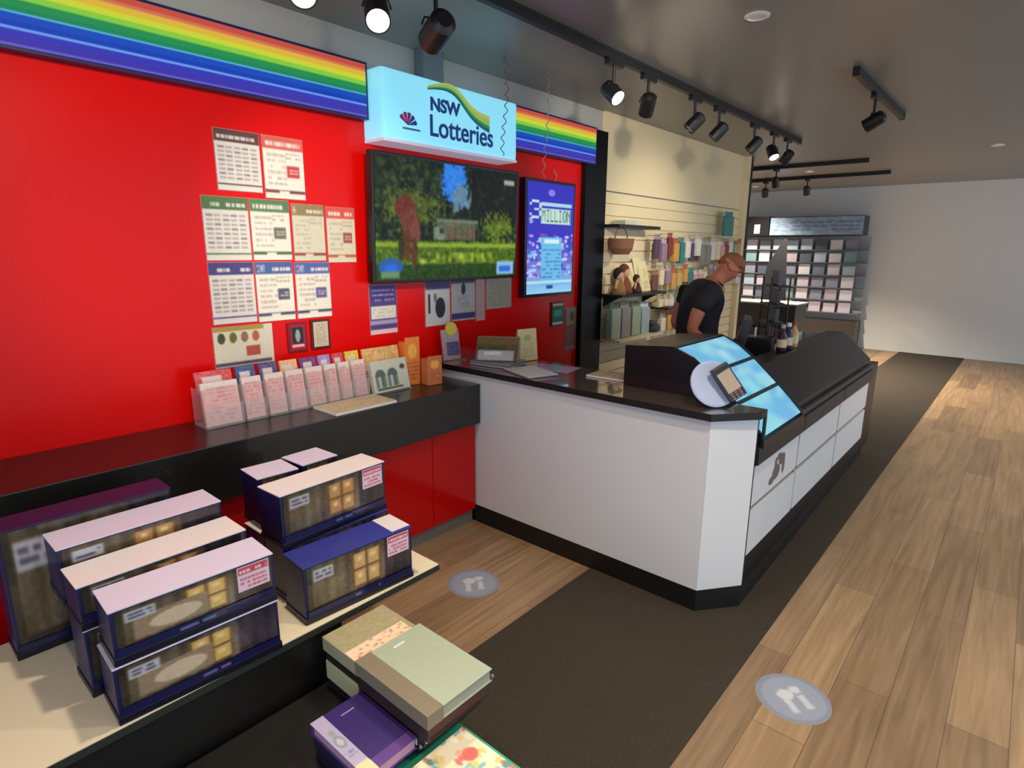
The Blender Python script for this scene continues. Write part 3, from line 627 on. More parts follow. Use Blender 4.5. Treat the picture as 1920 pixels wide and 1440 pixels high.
# point of sale equipment on the far counter
def rotz(a): return Matrix.Rotation(R(a), 4, 'Z')
t = thing('sales_terminal', 'black point of sale monitor seen from behind on the far counter', 'monitor', (3.70, 1.36, .984), R(200))
obj('foot', box(-.10, -.08, 0, .10, .08, .015, .004), M_black_pl, t)
obj('neck', box(-.02, -.01, .015, .02, .02, .16), M_black_pl, t)
obj('monitor_shell', box(-.17, -.03, .08, .17, .02, .30, .008, M=Matrix.Rotation(R(-14), 4, 'X')), M_black_pl, t)
obj('cable', tube([(.05, .03, .13), (.1, .08, .07), (.16, .08, .01), (.24, .05, .006)], .004), M_black_pl, t)
t = thing('receipt_printer', 'black receipt printer with a paper slip beside the monitor', 'printer', (4.12, 1.36, .984), R(190))
obj('printer_body', box(-.075, -.10, 0, .075, .10, .13, .012), M_black_pl, t); obj('receipt', box(-.035, -.02, .13, .035, -.018, .19), M_paper, t)
t = thing('chip_rack', 'tall dark wire rack standing at the right end of the far counter', 'rack', (4.45, 1.38, .984), R(30))
b = bmesh.new()
for sx in (-.13, .13):
    for sy in (-.06, .06): cyl((sx, sy, 0), (sx, sy, .52), .006, seg=8, bm=b)
obj('frame', b, M_blackmetal, t)
for k in range(4): obj('shelf', box(-.13, -.07, .06+k*.13, .13, .07, .07+k*.13), M_blackmetal, t)
cc = [(38, 40, 60), (60, 66, 84), (30, 32, 44), (76, 84, 100)]
for k in range(4):
    for j in range(3):
        q = tag(obj('small_packet', box(-.035, -.012, 0, .035, .012, .10, .004, M=Matrix.Translation((4.45, 1.38, .984)) @ rotz(30) @ Matrix.Translation((-.085+j*.085, 0, .072+k*.13))), mat('packet dark %d' % ((k+j) % 4), cc[(k+j) % 4], .35)),
            'dark packet in the tall wire rack, %s shelf, %s' % (['lowest', 'second', 'third', 'top'][k], ['left', 'middle', 'right'][j]), 'packet', 'dark packets in the wire rack')
for k, (x, y, cb, cl, lb) in enumerate(((4.02, 1.02, (40, 30, 92), (226, 220, 214), 'dark blue bottle with white cap by the right edge of the counter display'), (4.14, .98, (196, 150, 84), (150, 60, 50), 'amber bottle with a reddish cap at the right edge of the photo'), (3.90, 1.06, (60, 26, 40), (160, 150, 160), 'dark red bottle, leftmost of the three bottles'))):
    t = thing('bottle', lb, 'bottle', (x, 1.14, 1.061), 0, 'bottles on the far display housing')
    obj('bottle_body', lathe([(.026, 0), (.03, .01), (.03, .10), (.012, .13), (.012, .15)], 20), mat('bottle %d' % k, cb, .2), t, smooth=True)
    obj('cap', cyl((0, 0, .148), (0, 0, .172), .014, seg=16), mat('cap %d' % k, cl, .4), t)
    obj('bottle_label', lathe([(.0306, .03), (.0306, .08), (.0300, .08), (.0300, .03)], 20), mat('label %d' % k, (210, 190, 150), .5), t)

# ================================================================ FLOOR STICKERS
for k, (x, y, rz, lb) in enumerate(((1.955, 1.945, -40, 'round pale blue distance sticker on the planks before the white counter'), (2.20, .46, -40, 'round pale blue distance sticker on the planks at the bottom right'))):
    t = thing('floor_sticker', lb, 'sticker', (x, y, .0), R(rz), 'round floor stickers')
    cv = Cv(60, 60, (128, 134, 152)); cv.ell(.5, .5, .42, .42, (140, 150, 172)); cv.ell(.42, .42, .12, .10, (190, 196, 206)); cv.rect(.34, .5, .44, .76, (186, 192, 204)); cv.rect(.56, .46, .66, .74, (186, 192, 204)); cv.ell(.61, .36, .08, .07, (190, 196, 206)); cv.blur(1)
    # round sheet: polar grid sampling the print
    b = []; col = []; f = []; n, mR = 48, 24; lin = (cv.a/255)**2.2; Rr = .135
    for j in range(mR+1):
        for i in range(n):
            a = 2*math.pi*i/n; rr = j/mR; px, py = .5+.5*rr*math.cos(a), .5+.5*rr*math.sin(a)
            b.append((Rr*rr*math.cos(a), Rr*rr*math.sin(a), .0012 if j < mR else .0002)); col.append(lin[min(59, int((1-py)*59)), min(59, int(px*59))])
    for j in range(mR):
        for i in range(n): f.append((j*n+i, (j+1)*n+i, (j+1)*n+(i+1) % n, j*n+(i+1) % n))
    me = bpy.data.meshes.new('disc'); me.from_pydata(b, [], f); at = me.attributes.new('Col', 'FLOAT_COLOR', 'POINT'); at.data.foreach_set('color', np.hstack([np.array(col), np.ones((len(col), 1))]).astype(np.float32).ravel())
    me.materials.append(P_mat); o = bpy.data.objects.new('disc', me); C.objects.link(o); o.parent = t

# ================================================================ DISPLAY PLINTHS
t = thing('display_plinth', 'black display plinth with a white top carrying the biscuit boxes', 'plinth', (0, 0, 0))
obj('body', box(-.55, 1.562, 0, .95, 2.15, .475), M_black, t); obj('board_edge', box(-.56, 1.556, .475, 1.38, 2.19, .497), mat('dark green grey edge', (42, 44, 36), .5), t); obj('top_board', box(-.558, 1.558, .497, 1.378, 2.188, .5), mat('ivory board', (226, 216, 190), .5), t, 'ivory top board')
t = thing('display_plinth', 'low black display plinth carrying the notebooks', 'plinth', (0, 0, 0))
obj('body', box(.0, .62, 0, .985, 1.53, .288), M_black, t); obj('top_board', box(-.01, .61, .288, .995, 1.54, .30, .002), M_black, t)

def gift_box(x, y, z, w_, d, h, label, rz=0, art=0, top=None, sticker=True, grp='navy biscuit gift boxes', lid=None, open_=False):
    """navy carton with a printed front"""
    t = thing('biscuit_box', label, 'box', (x, y, z), R(rz), grp)
    obj('carton', box(0, 0, 0, w_, d, h-.004, .004), M_navy, t)
    obj('base_tray', box(-.003, -.004, 0, w_+.003, d+.003, .022, .003), mat('dark navy tray', (11, 11, 34), .35), t)
    cv = Cv(120, 56, (70, 60, 56)); Yg, Xg = np.mgrid[0:56, 0:120]; u = Xg/120; v = Yg/56
    cv.a[:] = np.array((92, 80, 66))*(.75+.45*np.sin(v*2.6)[:, :, None])+(np.sin(Xg*.55)*9+np.sin(Xg*.21+v*3)*10+rng.normal(0, 9, (56, 120)))[:, :, None]
    cv.a[(u < .3)] = cv.a[(u < .3)]*.85+np.array((14, 14, 6))
    cv.a[(u > .72)] = cv.a[(u > .72)]*.45+np.array((12, 10, 22)); cv.a[(u < .05) | (v > .9)] *= .5
    cv.rect(.40, .10, .68, .86, (110, 84, 52))
    bc = [(196, 142, 84), (206, 166, 110), (214, 176, 96)][art % 3]
    for i in (0, 1):
        for j in (0, 1):
            cv.rect(.425+i*.13, .10+j*.40, .535+i*.13, .44+j*.40, bc); cv.rect(.455+i*.13, .18+j*.40, .50+i*.13, .28+j*.40, (236, 204, 150))
    if art == 2: cv.rect(.1, .3, .55, .86, (150, 128, 104)); cv.ell(.35, .6, .16, .2, (206, 184, 156))
    cv.rect(.06, .10, .23, .36, (188, 186, 192)); cv.lines(.075, .14, .215, .32, 2, (90, 86, 110), .9)
    cv.noise(8); cv.blur(2)
    sheet('front_print', cv, (.010, -.0015, .038), (w_-.018, 0, 0), (0, 0, h-.044), P_gloss, t)
    cv = Cv(80, 10, (24, 24, 76)); cv.lines(.36, .1, .66, 1.0, 1, (100, 96, 140), .7)
    sheet('name_band', cv, (.006, -.0055, .024), (w_-.012, 0, 0), (0, 0, .02), P_gloss, t)
    if sticker:
        cv = Cv(44, 36, (226, 200, 214)); cv.rect(.05, .06, .95, .34, (196, 70, 92)); cv.lines(.1, .1, .9, .34, 1, (240, 214, 220), .8); cv.lines(.1, .42, .9, .92, 3, (206, 90, 112), .85); cv.blur(1)
        sheet('price_sticker', cv, (w_-.105, -.003, h-.082), (.09, 0, 0), (0, 0, .075), P_mat, t, label='white and red price sticker')
    obj('lid', box(-.001, -.001, h-.004, w_+.001, d+.001, h, .001), top or M_navy, t)
    return t
WT = mat('white carton top', (226, 220, 226), .45)
BL_ = mat('royal blue carton top', (52, 58, 150), .35)
t = gift_box(.842, 1.588, .50, .415, .135, .20, 'front navy biscuit box with royal blue lid, bottom of the right stack', top=BL_, art=1, rz=-3)
obj('lid_flap', box(.34, .01, .2, .416, .135, .2015), WT, t, 'white end of the lid')
gift_box(.868, 1.745, .50, .42, .14, .20, 'navy biscuit box in the middle row beneath the upper right box', top=BL_, art=0, sticker=False)
gift_box(.87, 1.895, .50, .42, .14, .20, 'navy biscuit box in the rear row of the right stack', top=WT, art=0, sticker=False)
gift_box(.862, 1.740, .701, .43, .135, .19, 'upper navy biscuit box with white lid and red sticker on the right stack', top=WT, art=0, rz=2.5)
gift_box(.885, 1.935, .701, .15, .14, .19, 'small lilac-lidded box behind the upper right box, left one', top=M_lilac, art=0, sticker=False, rz=-3, grp='small lilac-lidded boxes')
gift_box(1.055, 1.93, .701, .15, .14, .195, 'small lilac-lidded box behind the upper right box, right one', top=M_lilac, art=0, sticker=False, rz=3, grp='small lilac-lidded boxes')
gift_box(.315, 1.568, .50, .42, .14, .16, 'biscuit box with brown front, lowest of the left stack', top=M_lilac, art=2, sticker=False, rz=-2.5)
gift_box(.325, 1.572, .661, .41, .14, .15, 'biscuit box with lilac lid and large red price sticker, top front of the left stack', top=M_lilac, art=2, rz=-2.5)
gift_box(.30, 1.73, .50, .42, .14, .199, 'biscuit box behind the lowest box of the left stack', top=WT, art=0, sticker=False)
gift_box(.30, 1.73, .70, .44, .14, .125, 'white-lidded box behind the top front box of the left stack', top=WT, art=0, sticker=False)
gift_box(.33, 1.90, .50, .38, .14, .20, 'navy biscuit box in the rear row of the left stack', top=BL_, art=1, sticker=False)
gift_box(.30, 1.895, .701, .44, .14, .17, 'grey and white box at the rear of the left stack', top=M_lilac, art=0, sticker=False)
gift_box(.20, 2.06, .50, .45, .12, .40, 'tall dark navy carton standing at the left edge before the bench', top=M_navy, art=0, sticker=False)
t = tag(obj('paper_slip', box(.86, 2.05, .5005, .97, 2.14, .503), mat('pale green slip', (190, 196, 160), .6)), 'pale green slip lying on the ivory plinth top behind the boxes', 'paper')

# ================================================================ NOTEBOOKS
M_pages = mat('page edges', (222, 214, 200), .7)
def book(name, x0, y0, z0, x1, y1, z1, cover, label, spine='left', rough=.5, cv=None, rz=0, pages=None, cat='notebook', noise=0):
    t = thing(name, label, cat, ((x0+x1)/2, (y0+y1)/2, z0), R(rz)); w_, d, h = (x1-x0)/2, (y1-y0)/2, z1-z0
    mc = mat('cover %s' % (cover,), cover, rough, noise=noise, nscale=60)
    c = .0028
    b = box(-w_, -d, 0, w_, d, c, .001); box(-w_, -d, h-c, w_, d, h, .001, b)
    if spine == 'left': box(-w_-.002, -d, 0, -w_+.004, d, h, .0015, b)
    if spine == 'front': box(-w_, -d-.002, 0, w_, -d+.004, h, .0015, b)
    if spine == 'back': box(-w_, d-.004, 0, w_, d+.002, h, .0015, b)
    if spine == 'right': box(w_-.004, -d, 0, w_+.002, d, h, .0015, b)
    obj('cover', b, mc, t)
    obj('pages', box(-w_+.005, -d+.005, c, w_-.005, d-.005, h-c), pages or M_pages, t)
    if cv: sheet('cover_print', cv, (-w_+.001, -d+.001, h+.0008), (2*w_-.002, 0, 0), (0, 2*d-.002, 0), P_mat, t)
    return t
D = (40, 30, 30)
# stack under the pale green album
book('notebook', .865, 1.095, .301, 1.07, 1.325, .335, (34, 26, 32), 'dark notebook at the bottom of the pile under the pale green album')
book('notebook', .86, 1.07, .336, 1.07, 1.325, .375, (26, 22, 26), 'black notebook second from the bottom under the pale green album')
book('notebook', .858, 1.04, .376, 1.075, 1.325, .410, (44, 30, 30), 'dark brown notebook third from the bottom under the pale green album')
t = book('album', .852, 1.018, .411, 1.082, 1.33, .458, (46, 34, 32), 'thick dark brown album directly under the pale green album', pages=mat('brown page edges', (84, 50, 42), .7), cat='album')
t = book('album', .846, 1.01, .459, 1.089, 1.33, .50, (164, 178, 160), 'pale green cloth album with grey spine on top of the tallest notebook pile', pages=mat('grey green edges', (150, 156, 140), .7), cat='album', noise=.08)
obj('spine_cloth', box(-.1245, -.161, -.001, -.068, .161, .0425, .002), mat('grey brown spine cloth', (128, 118, 100), .7, noise=.12, nscale=90), t, 'grey brown spine cloth')
obj('title_foil', box(-.01, .12, .0412, .03, .127, .0420), M_paper, t)
obj('clasp', cyl((.12, -.155, .01), (.13, -.155, .01), .006, seg=12), M_metal, t)
# pile behind
book('notebook', .865, 1.345, .301, 1.08, 1.52, .335, (30, 24, 28), 'dark notebook at the bottom of the rear pile')
book('notebook', .862, 1.345, .336, 1.08, 1.52, .40, (202, 198, 160), 'cream notebook in the middle of the rear pile')
book('notebook', .865, 1.345, .401, 1.085, 1.52, .435, (40, 28, 30), 'dark maroon notebook under the beige patterned one')
cv = Cv(60, 50, (168, 160, 126)); cv.noise(9); cv.blur(1)
t = book('notebook', .858, 1.338, .436, 1.09, 1.525, .482, (176, 168, 134), 'beige patterned notebook with a floral cream band on the rear pile', cv=cv)
cv = Cv(70, 24, (236, 214, 184))
for _ in range(34): cv.ell(random.random(), random.random(), .025, .07, random.choice([(206, 140, 130), (236, 190, 150), (170, 150, 120), (220, 160, 160)]))
cv.blur(1); sheet('belly_band', cv, (-.117, -.088, .0475), (.215, 0, 0), (0, .06, 0), P_mat, t, thick=.002, label='floral cream belly band')
# purple diary and those under it
book('diary', .69, 1.105, .301, .845, 1.30, .33, (24, 18, 40), 'dark navy diary at the bottom under the purple one', cat='diary')
book('diary', .69, 1.10, .331, .848, 1.31, .362, (30, 24, 60), 'dark indigo diary directly under the purple one', cat='diary')
t = book('diary', .688, 1.065, .363, .852, 1.318, .40, (92, 58, 138), 'purple diary with a lilac grey band, at the bottom of the photo', spine='back', cat='diary', pages=mat('pink page edges', (196, 150, 176), .6))
obj('cover_panel', box(-.045, -.092, .0372, .078, .126, .0385, .0008), mat('indigo panel', (52, 36, 108), .4), t, 'dark indigo cover panel')
obj('title_foil', box(-.012, .085, .0386, .03, .090, .0394), mat('lilac foil', (150, 130, 190), .4), t)
cv = Cv(24, 70, (176, 170, 206)); cv.ell(.5, .45, .32, .1, (140, 150, 160)); cv.ell(.5, .45, .2, .06, (190, 186, 206)); cv.ell(.5, .3, .2, .06, (150, 160, 164)); cv.rect(0, .82, 1, 1, (226, 214, 176)); cv.lines(.15, .6, .85, .7, 2, (120, 120, 150), .8); cv.blur(1)
sheet('belly_band', cv, (-.084, -.129, .0378), (.040, 0, 0), (0, .257, 0), P_mat, t, thick=.0015, label='lilac grey paper band')
obj('elastic_loop', box(.081, -.125, .01, .0835, -.105, .03), M_lilac, t)
# teal and floral
book('notebook', .69, .78, .301, 1.015, 1.088, .33, (52, 168, 134), 'teal notebook under the floral one at the bottom of the photo', spine='back')
cv = Cv(90, 90, (236, 226, 200))
for _ in range(150): cv.ell(random.random(), random.random(), random.uniform(.02, .06), random.uniform(.02, .06), random.choice([(226, 120, 120), (150, 196, 190), (236, 206, 130), (110, 150, 150), (240, 190, 160), (246, 240, 220), (130, 186, 200), (236, 214, 150)]))
cv.ell(.82, .93, .08, .06, (222, 120, 124)); cv.ell(.8, .3, .09, .08, (214, 110, 104)); cv.blur(1)
book('notebook', .735, .76, .331, .992, 1.037, .352, (226, 220, 200), 'floral notebook with pink, blue and yellow blossoms at the bottom edge', cv=cv)

# ================================================================ STREAMERS
for x, z0, c, lb in ((2.80, 2.22, (150, 96, 104), 'thin reddish spiral streamer hanging in front of the right end of the lottery box'), (3.20, 2.12, (170, 164, 168), 'thin silvery spiral streamer hanging in front of the right rainbow strip')):
    pts = []
    n = 120
    for k in range(n+1):
        u = k/n; a = u*math.pi*2*9; pts.append((x+.010*math.cos(a)+.02*math.sin(u*5), 2.50+.010*math.sin(a), CH-u*(CH-z0)))
    t = tag(obj('spiral_streamer', tube(pts, .0028, 5), mat('streamer %d' % int(x*10), c, .3, .4)), lb, 'streamer')

# ================================================================ SLAT WALL GOODS
SY = W-.032
t = thing('wall_shelf', 'dark shelf on the left of the slat wall carrying cream cards and dolls', 'shelf', (4.37, SY-.22, 1.285))
obj('board', box(0, 0, 0, .80, .218, .022, .002), M_blackmetal, t)
for xx in (.05, .74): obj('bracket', prism([(.218, 0), (.05, 0), (.218, -.09)], 0, xx, xx+.006), M_blackmetal, t)
t = thing('wall_shelf', 'dark upper shelf on the slat wall just below the plain cream slats', 'shelf', (4.37, SY-.16, 1.86))
obj('board', box(0, 0, 0, .72, .158, .025, .002), M_blackmetal, t)
t = thing('wall_shelf', 'short dark shelf low on the slat wall behind the person', 'shelf', (5.28, SY-.2, 1.12))
obj('board', box(0, 0, 0, .70, .198, .02, .002), mat('dark brown shelf', (48, 32, 26), .5), t)
# brown basket hanging under the upper shelf
t = thing('wicker_basket', 'brown wicker basket below the upper dark shelf at the left of the slat wall', 'basket', (4.48, SY-.12, 1.64))
obj('bowl', lathe([(.07, 0), (.10, .05), (.11, .13), (.10, .13), (.09, .05), (.06, .01)], 28), mat('brown wicker', (134, 88, 62), .7, noise=.3, nscale=90, bump=.6), t)
obj('handle', tube([(.10*math.cos(a), 0, .13+.09*math.sin(a)) for a in [math.pi*k/12 for k in range(13)]], .006), mat('brown wicker', (134, 88, 62)), t)
obj('hook', box(-.006, .09, .12, .006, .118, .14), M_metal, t)
# dolls and cards on the shelf
def doll(x, y, z, hair, dress, label, s=1):
    t = thing('rag_doll', label, 'doll', (x, y, z), 0, 'rag dolls on the dark shelf')
    obj('dress', lathe([(.055*s, 0), (.05*s, .03*s), (.022*s, .10*s)], 18), mat('dress %s' % (dress,), dress, .8), t, smooth=True)
    obj('head', blob((0, 0, .13*s), (.034*s, .03*s, .036*s)), mat('cloth skin', (206, 160, 130), .8), t, smooth=True)
    b = blob((0, .008*s, .14*s), (.042*s, .034*s, .042*s)); obj('hair', b, mat('hair %s' % (hair,), hair, .9), t, smooth=True)
    b = bmesh.new()
    for sg in (-1, 1): cyl((sg*.02*s, 0, .095*s), (sg*.058*s, -.01*s, .04*s), .012*s, .009*s, 10, b)
    obj('arms', b, mat('cloth skin', (206, 160, 130), .8), t, smooth=True)
doll(4.44, SY-.14, 1.307, (38, 24, 24), (150, 110, 60), 'rag doll with black hair, leftmost on the dark shelf', 1.25)
doll(4.60, SY-.10, 1.307, (96, 54, 34), (128, 66, 42), 'rag doll with brown hair and rust dress on the dark shelf', 1.4)
doll(4.73, SY-.15, 1.307, (60, 36, 26), (60, 36, 30), 'small dark rag doll right of the rust one', .9)
for k, (x, h, lb) in enumerate(((4.78, .26, 'left'), (4.905, .30, 'middle'), (5.03, .27, 'right'))):
    t = thing('greeting_card', 'cream greeting card leaning on the dark shelf, %s of the three' % lb, 'card', (x, SY-.10, 1.308), 0, 'cream cards leaning on the dark shelf')
    cv = Cv(24, 36, (230, 218, 170)); cv.ell(.5, .4, .2, .15, (214, 196, 140)); cv.lines(.2, .65, .8, .9, 3, (190, 170, 120)); cv.blur(1)
    sheet('front', cv, (-.06, 0, 0), (.12, 0, 0), (0, .075, h), P_mat, t, thick=.004)
t = thing('gift_box_small', 'pale long box on the upper dark shelf', 'box', (4.5, SY-.14, 1.886))
t.name = 'carton'; obj('carton_body', box(0, 0, 0, .2, .12, .035, .003), mat('pale carton', (190, 186, 170), .6), t); obj('tape', box(0, .05, .035, .2, .07, .0358), mat('tape', (160, 140, 100), .4), t)

# hanging packets, each with hook, card header and pouch
def pack(x, z, w_, h, d, c1, c2, label, grp, y=SY, soft=True):
    t = thing('hanging_packet', label, 'packet', (x, y, z), 0, grp)
    hk = tube([(0, 0, 0), (0, -.12, 0), (0, -.135, .015)], .0025, 5); obj('hook', hk, M_metal, t)
    obj('header', box(-w_/2, -.105, -.035, w_/2, -.10, .012, .001), mat('hd %s' % (c2,), c2, .5), t)
    b = box(-w_/2, -.10-d/2, -h, w_/2, -.10+d/2, -.035, min(.012, d*.3)); obj('pouch', b, mat('pk %s' % (c1,), c1, .3, noise=.25, nscale=25), t)
pal = {'orange': ((222, 140, 62), (236, 190, 120)), 'amber': ((206, 150, 70), (190, 90, 50)), 'cream': ((226, 210, 170), (190, 170, 140)), 'violet': ((76, 56, 84), (150, 130, 150)),
       'pale blue': ((150, 166, 170), (190, 200, 200)), 'pink': ((206, 160, 150), (226, 200, 190)), 'wine red': ((124, 44, 44), (150, 80, 80)), 'grey': ((130, 126, 120), (170, 166, 160)),
       'gold': ((196, 170, 90), (170, 140, 80)), 'yellow': ((232, 190, 90), (236, 214, 160)), 'sage': ((146, 158, 132), (110, 120, 104)), 'brown': ((110, 66, 48), (150, 110, 80)), 'teal': ((40, 120, 120), (60, 140, 140)), 'mauve': ((150, 120, 140), (180, 160, 170)), 'white': ((220, 214, 204), (190, 184, 176))}
rows = [('top hanging row', 1.80, .26, ['mauve', 'orange', 'amber', 'sage', 'violet', 'violet', 'gold', 'cream', 'pink', 'wine red', 'sage', 'cream'], 5.14),
        ('second hanging row', 1.50, .20, ['cream', 'brown', 'gold', 'pale blue', 'violet', 'pink', 'cream', 'gold', 'mauve', 'wine red', 'pink', 'white'], 5.14),
        ('third hanging row', 1.27, .13, ['cream', 'pink', 'grey', 'mauve', 'white', 'grey', 'pink', 'brown', 'cream'], 5.25),
        ('fourth hanging row', 1.06, .20, ['pink', 'cream', 'amber', 'yellow', 'yellow', 'white', 'cream', 'gold'], 5.34)]
ordn = ['first', 'second', 'third', 'fourth', 'fifth', 'sixth', 'seventh', 'eighth', 'ninth', 'tenth', 'eleventh', 'twelfth', 'thirteenth', 'fourteenth', 'fifteenth', 'sixteenth', 'seventeenth']
for rn, z, h, cols, xs0 in rows:
    n_ = int(round(len(cols)*1.4))
    for k in range(n_):
        cn = cols[min(len(cols)-1, int(k/1.4))]
        if random.random() < .5: cn = random.choice(['brown', 'wine red', 'violet', 'grey', 'white', 'pale blue', 'mauve', 'amber', 'pink', 'teal', 'sage'])
        pack(xs0+.01+k*.127+random.uniform(-.006, .006), z+random.uniform(-.035, .035), random.uniform(.085, .113), h*random.uniform(.75, .95), random.uniform(.02, .06), pal[cn][0], pal[cn][1],
             '%s packet on the slat wall, %s, %s from the left' % (cn, rn, ordn[k]), 'packets hanging on the slat wall')
for k, (x, z, cn, lb) in enumerate(((4.45, 1.22, 'sage', 'left'), (4.62, 1.22, 'grey', 'second'), (4.80, 1.22, 'sage', 'third'), (4.97, 1.20, 'pale blue', 'right'))):
    pack(x, z, .15, .30, .06, pal[cn][0], pal[cn][1], '%s bag hanging below the dark shelf, %s of four' % (cn, lb), 'bags below the dark shelf')
pack(6.80, 2.09, .22, .25, .05, (38, 118, 118), (50, 130, 130), 'teal bag hanging high at the right of the slat wall', 'teal bag')
t = thing('soft_toy', 'dark blue grey soft toy below the sage bags on the slat wall', 'toy', (5.15, SY-.11, .917))
obj('body', blob((0, 0, .04), (.08, .07, .05)), mat('slate plush', (62, 70, 74), .9), t, smooth=True); obj('head', blob((-.06, -.02, .09), (.035, .035, .032)), mat('slate plush', (62, 70, 74)), t, smooth=True)
t = thing('wall_shelf', 'pale lower shelf on the slat wall under the soft toy', 'shelf', (4.40, SY-.2, .90)); obj('board', box(0, 0, 0, .8, .198, .016), M_cream, t)

# ================================================================ FAR END
XE = 11.6
t = thing('display_cabinet', 'black header box on the far end shelving', 'cabinet', (XE-.1, 3.80, 1.95))
obj('casing', box(0, 0, 0, .45, .62, .34, .004), M_black_pl, t); obj('label_plate', box(-.004, .16, .04, 0, .26, .20), M_paper, t)
t = thing('header_sign', 'pale blue printed header sign at the far end, right of the black box', 'sign', (XE-.1, 3.78, 1.95))
cv = Cv(50, 20, (130, 156, 186)); cv.noise(16); cv.lines(.05, .2, .95, .8, 3, (90, 110, 150)); cv.blur(1)
obj('casing', box(.002, -1.5, 0, .4, 0, .32), M_darkgrey, t)
sheet('face', cv, (0, 0, .01), (0, -1.5, 0), (0, 0, .30), P_mat, t)
t = thing('card_rack', 'pale rack of cards covering the far end wall', 'rack', (XE, 2.2, 0))
obj('back_board', box(.2, 0, .3, .22, 2.3, 1.93), mat('cool grey board', (168, 172, 176), .5), t)
obj('side_post', box(0, 2.28, .2, .22, 2.34, 1.93), mat('cream post', (222, 214, 180), .5), t)
obj('base', box(-.1, 0, 0, .3, 2.3, .5), M_darkgrey, t)
for k in range(6): obj('shelf', box(.0, 0, .62+k*.215, .2, 2.28, .63+k*.215), mat('steel blue shelf', (96, 104, 116), .4), t)
cpal = [(176, 172, 190), (120, 126, 150), (190, 192, 206), (96, 110, 140), (150, 170, 190), (110, 140, 150), (160, 150, 170), (74, 84, 104)]
cn_ = ['lilac', 'slate', 'silver', 'steel blue', 'sky grey', 'sea grey', 'mauve grey', 'dark slate']
for r_ in range(6):
    for k in range(9):
        ci = random.randrange(8); y = 4.36-k*.24
        q = tag(obj('greeting_card', box(XE+.04, y-.095, .632+r_*.215, XE+.06, y+.095, .632+r_*.215+random.uniform(.15, .19), .002), mat('card %d' % ci, cpal[ci], .5)),
            '%s card in the far rack, %s row from the floor, %s from the left' % (cn_[ci], ordn[r_], ordn[k]), 'card', 'cards in the far rack')
t = thing('floor_stand', 'slanting black display stand before the far card rack', 'display stand', (9.6, 2.98, 0), R(20))
obj('panel', prism([(-.16, .9), (.20, .9), (.16, 1.45), (-.05, 1.86), (-.09, 1.86)], 0, 0, .05), M_black_pl, t); obj('pole', cyl((.025, .05, 0), (.025, .05, .9), .02, seg=12), M_blackmetal, t); obj('base', box(-.2, -.2, 0, .2, .3, .02), M_blackmetal, t)
t = thing('gondola_shelf', 'low dark shelf unit in the far aisle behind the counter', 'shelf unit', (8.3, 2.3, 0))
obj('carcass', box(0, 0, 0, .5, 1.6, .98, .005), M_black, t); obj('top_board', box(-.02, -.02, .98, .52, 1.62, 1.0), mat('grey top', (120, 116, 112), .5), t)
for r_ in range(2): obj('shelf', box(-.12, .02, .35+r_*.3, 0, 1.58, .37+r_*.3), M_darkgrey, t)

# ================================================================ PERSON
O_ = Vector((4.295, 1.825, 0)); ra = Vector((.655, -.756, 0)); aw = Vector((.756, .655, 0))
t = thing('person', 'person with short reddish grey hair in a dark polo shirt leaning over the counter', 'person', O_)
def pt(a, b_, z): return ra*a+aw*b_+Vector((0, 0, z))
def skin(name, verts, edges, root, m, parent, sub=2):
    me = bpy.data.meshes.new(name); me.from_pydata([tuple(pt(*v[:3])) for v in verts], edges, [])
    o = bpy.data.objects.new(name, me); C.objects.link(o); o.parent = parent
    md = o.modifiers.new('skin', 'SKIN'); md.use_smooth_shade = True
    for k, v in enumerate(verts):
        sv = me.skin_vertices[0].data[k]; r_ = v[3]; sv.radius = r_ if isinstance(r_, tuple) else (r_, r_); sv.use_root = (k == root)
    s_ = o.modifiers.new('sub', 'SUBSURF'); s_.levels = sub; s_.render_levels = sub
    me.materials.append(m); return o
V, E_ = [], []
def ad(v, p=None):
    V.append(v)
    if p is not None: E_.append((p, len(V)-1))
    return len(V)-1
pel = ad((-.03, 0, .94, .15)); ab = ad((-.05, 0, 1.08, .145), pel); ch = ad((-.05, 0, 1.24, .15), ab); uc = ad((-.01, 0, 1.37, .12), ch)
nk = ad((.055, 0, 1.455, .06), uc); nk2 = ad((.10, -.005, 1.50, .056), nk)
hd0 = ad((.135, -.01, 1.535, .082), nk2); hd = ad((.165, -.01, 1.565, .098), hd0); hd2 = ad((.185, -.01, 1.60, .085), hd)
jaw = ad((.20, -.012, 1.50, .05), hd0); nose = ad((.262, -.012, 1.535, .014), hd)
for sg in (-1, 1):
    ad((.13, sg*.098-.01, 1.545, .018), hd)
    sh = ad((-.02, sg*.17, 1.385, .068), uc); um = ad((-.115, sg*.215, 1.26, .054), sh); el = ad((-.155, sg*.225, 1.12, .044), um)
    fm = ad((-.08, sg*.22, 1.06, .038), el); wr = ad((.05, sg*.20, 1.035, .026), fm); pm = ad((.10, sg*.195, 1.03, .030), wr)
    for q, (da, db, l) in enumerate(((.045, -.024, .03), (.055, -.008, .035), (.05, .008, .032), (.04, .024, .026))):
        f1 = ad((.10+da, sg*.195+db, 1.022, .0088), pm); ad((.10+da+l, sg*.195+db*1.2, 1.008, .008), f1)
    th = ad((.10, sg*.195-sg*.042, 1.020, .0095), pm); ad((.135, sg*.195-sg*.055, 1.008, .0085), th)
    hp = ad((-.03, sg*.09, .86, .105), pel); kn = ad((-.01, sg*.10, .48, .062), hp); an = ad((-.03, sg*.10, .09, .042), kn); ad((.09, sg*.10, .045, .036), an)
M_skin = mat('skin', (214, 128, 98), .55)
skin('body', V, E_, pel, M_skin, t)
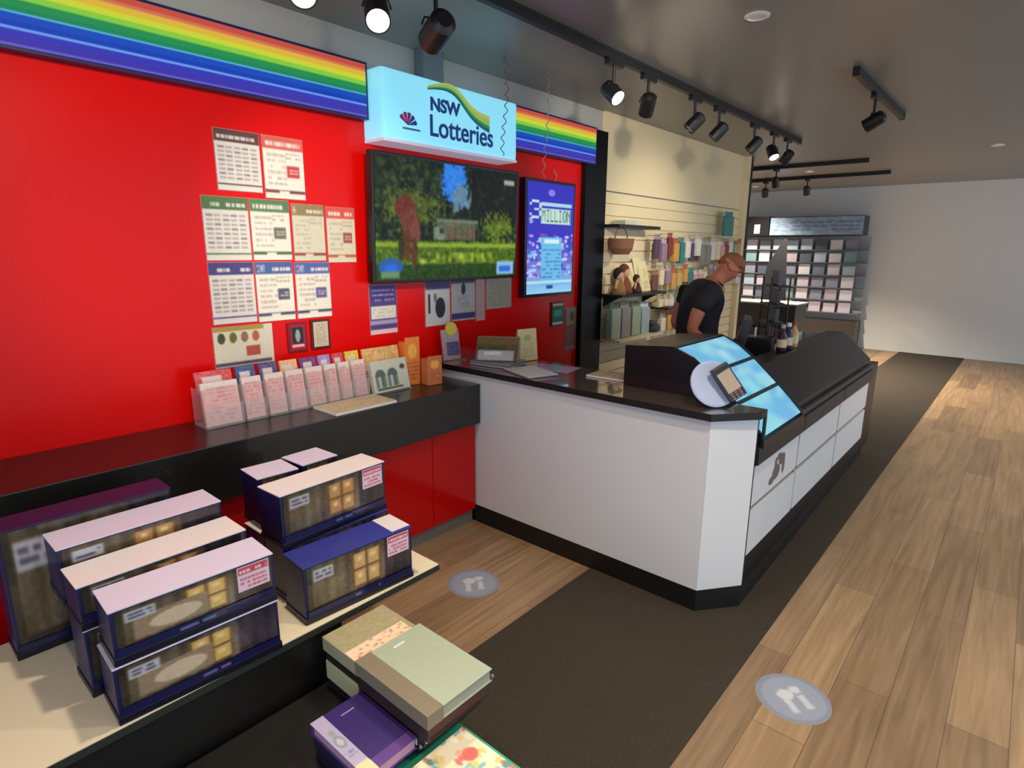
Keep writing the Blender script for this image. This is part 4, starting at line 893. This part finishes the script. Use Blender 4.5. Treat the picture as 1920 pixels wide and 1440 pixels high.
sv = [(-.03, 0, .90, .168), (-.05, 0, 1.08, .165), (-.05, 0, 1.24, .168), (-.012, 0, 1.37, .136), (.045, 0, 1.435, .075)]
se = [(0, 1), (1, 2), (2, 3), (3, 4)]
for sg in (-1, 1):
    b_ = len(sv); sv += [(-.02, sg*.175, 1.385, .082), (-.09, sg*.212, 1.31, .074), (-.118, sg*.218, 1.25, .072)]; se += [(3, b_), (b_, b_+1), (b_+1, b_+2)]
M_shirt = mat('dark charcoal polo', (36, 34, 38), .8)
skin('polo_shirt', sv, se, 0, M_shirt, t)
pv = [(-.03, 0, .93, .165)]; pe = []
for sg in (-1, 1):
    b_ = len(pv); pv += [(-.03, sg*.09, .84, .12), (-.01, sg*.10, .48, .078), (-.03, sg*.10, .10, .062)]; pe += [(0, b_), (b_, b_+1), (b_+1, b_+2)]
skin('trousers', pv, pe, 0, mat('black trousers', (22, 22, 26), .8), t)
# hair: a cap over the crown and back of the skull
q = bmesh.new(); bmesh.ops.create_uvsphere(q, u_segments=24, v_segments=16, radius=1)
bmesh.ops.delete(q, geom=[v for v in q.verts if v.co.z < .45*v.co.x-.12], context='VERTS')
for v in q.verts: v.co = Vector((v.co.x*.098, v.co.y*.089, v.co.z*.095))
ang = Matrix.Rotation(math.atan2(ra.y, ra.x), 4, 'Z') @ Matrix.Rotation(R(38), 4, 'Y')
q.transform(Matrix.Translation(pt(.168, -.01, 1.572)) @ ang)
h_ = obj('hair', q, mat('reddish grey hair', (164, 104, 66), .85, noise=.3, nscale=60), t, smooth=True)
sm = h_.modifiers.new('thick', 'SOLIDIFY'); sm.thickness = .003; sm.offset = -1
b = bmesh.new()
for sg in (-1, 1): blob(pt(.240, sg*.034-.01, 1.565), (.009, .009, .007), 10, b)
obj('eyes', b, mat('dark eyes', (40, 30, 26), .3), t, smooth=True)
obj('mouth', blob(pt(.236, -.012, 1.497), (.012, .016, .004), 10), mat('lips', (160, 80, 70), .5), t, smooth=True)
b = tube([pt(.055+.066*math.cos(a)*.8, .072*math.sin(a), 1.452-.03*math.cos(a)) for a in [2*math.pi*k/20 for k in range(21)]], .012, 8)
obj('collar', b, M_shirt, t, smooth=True)
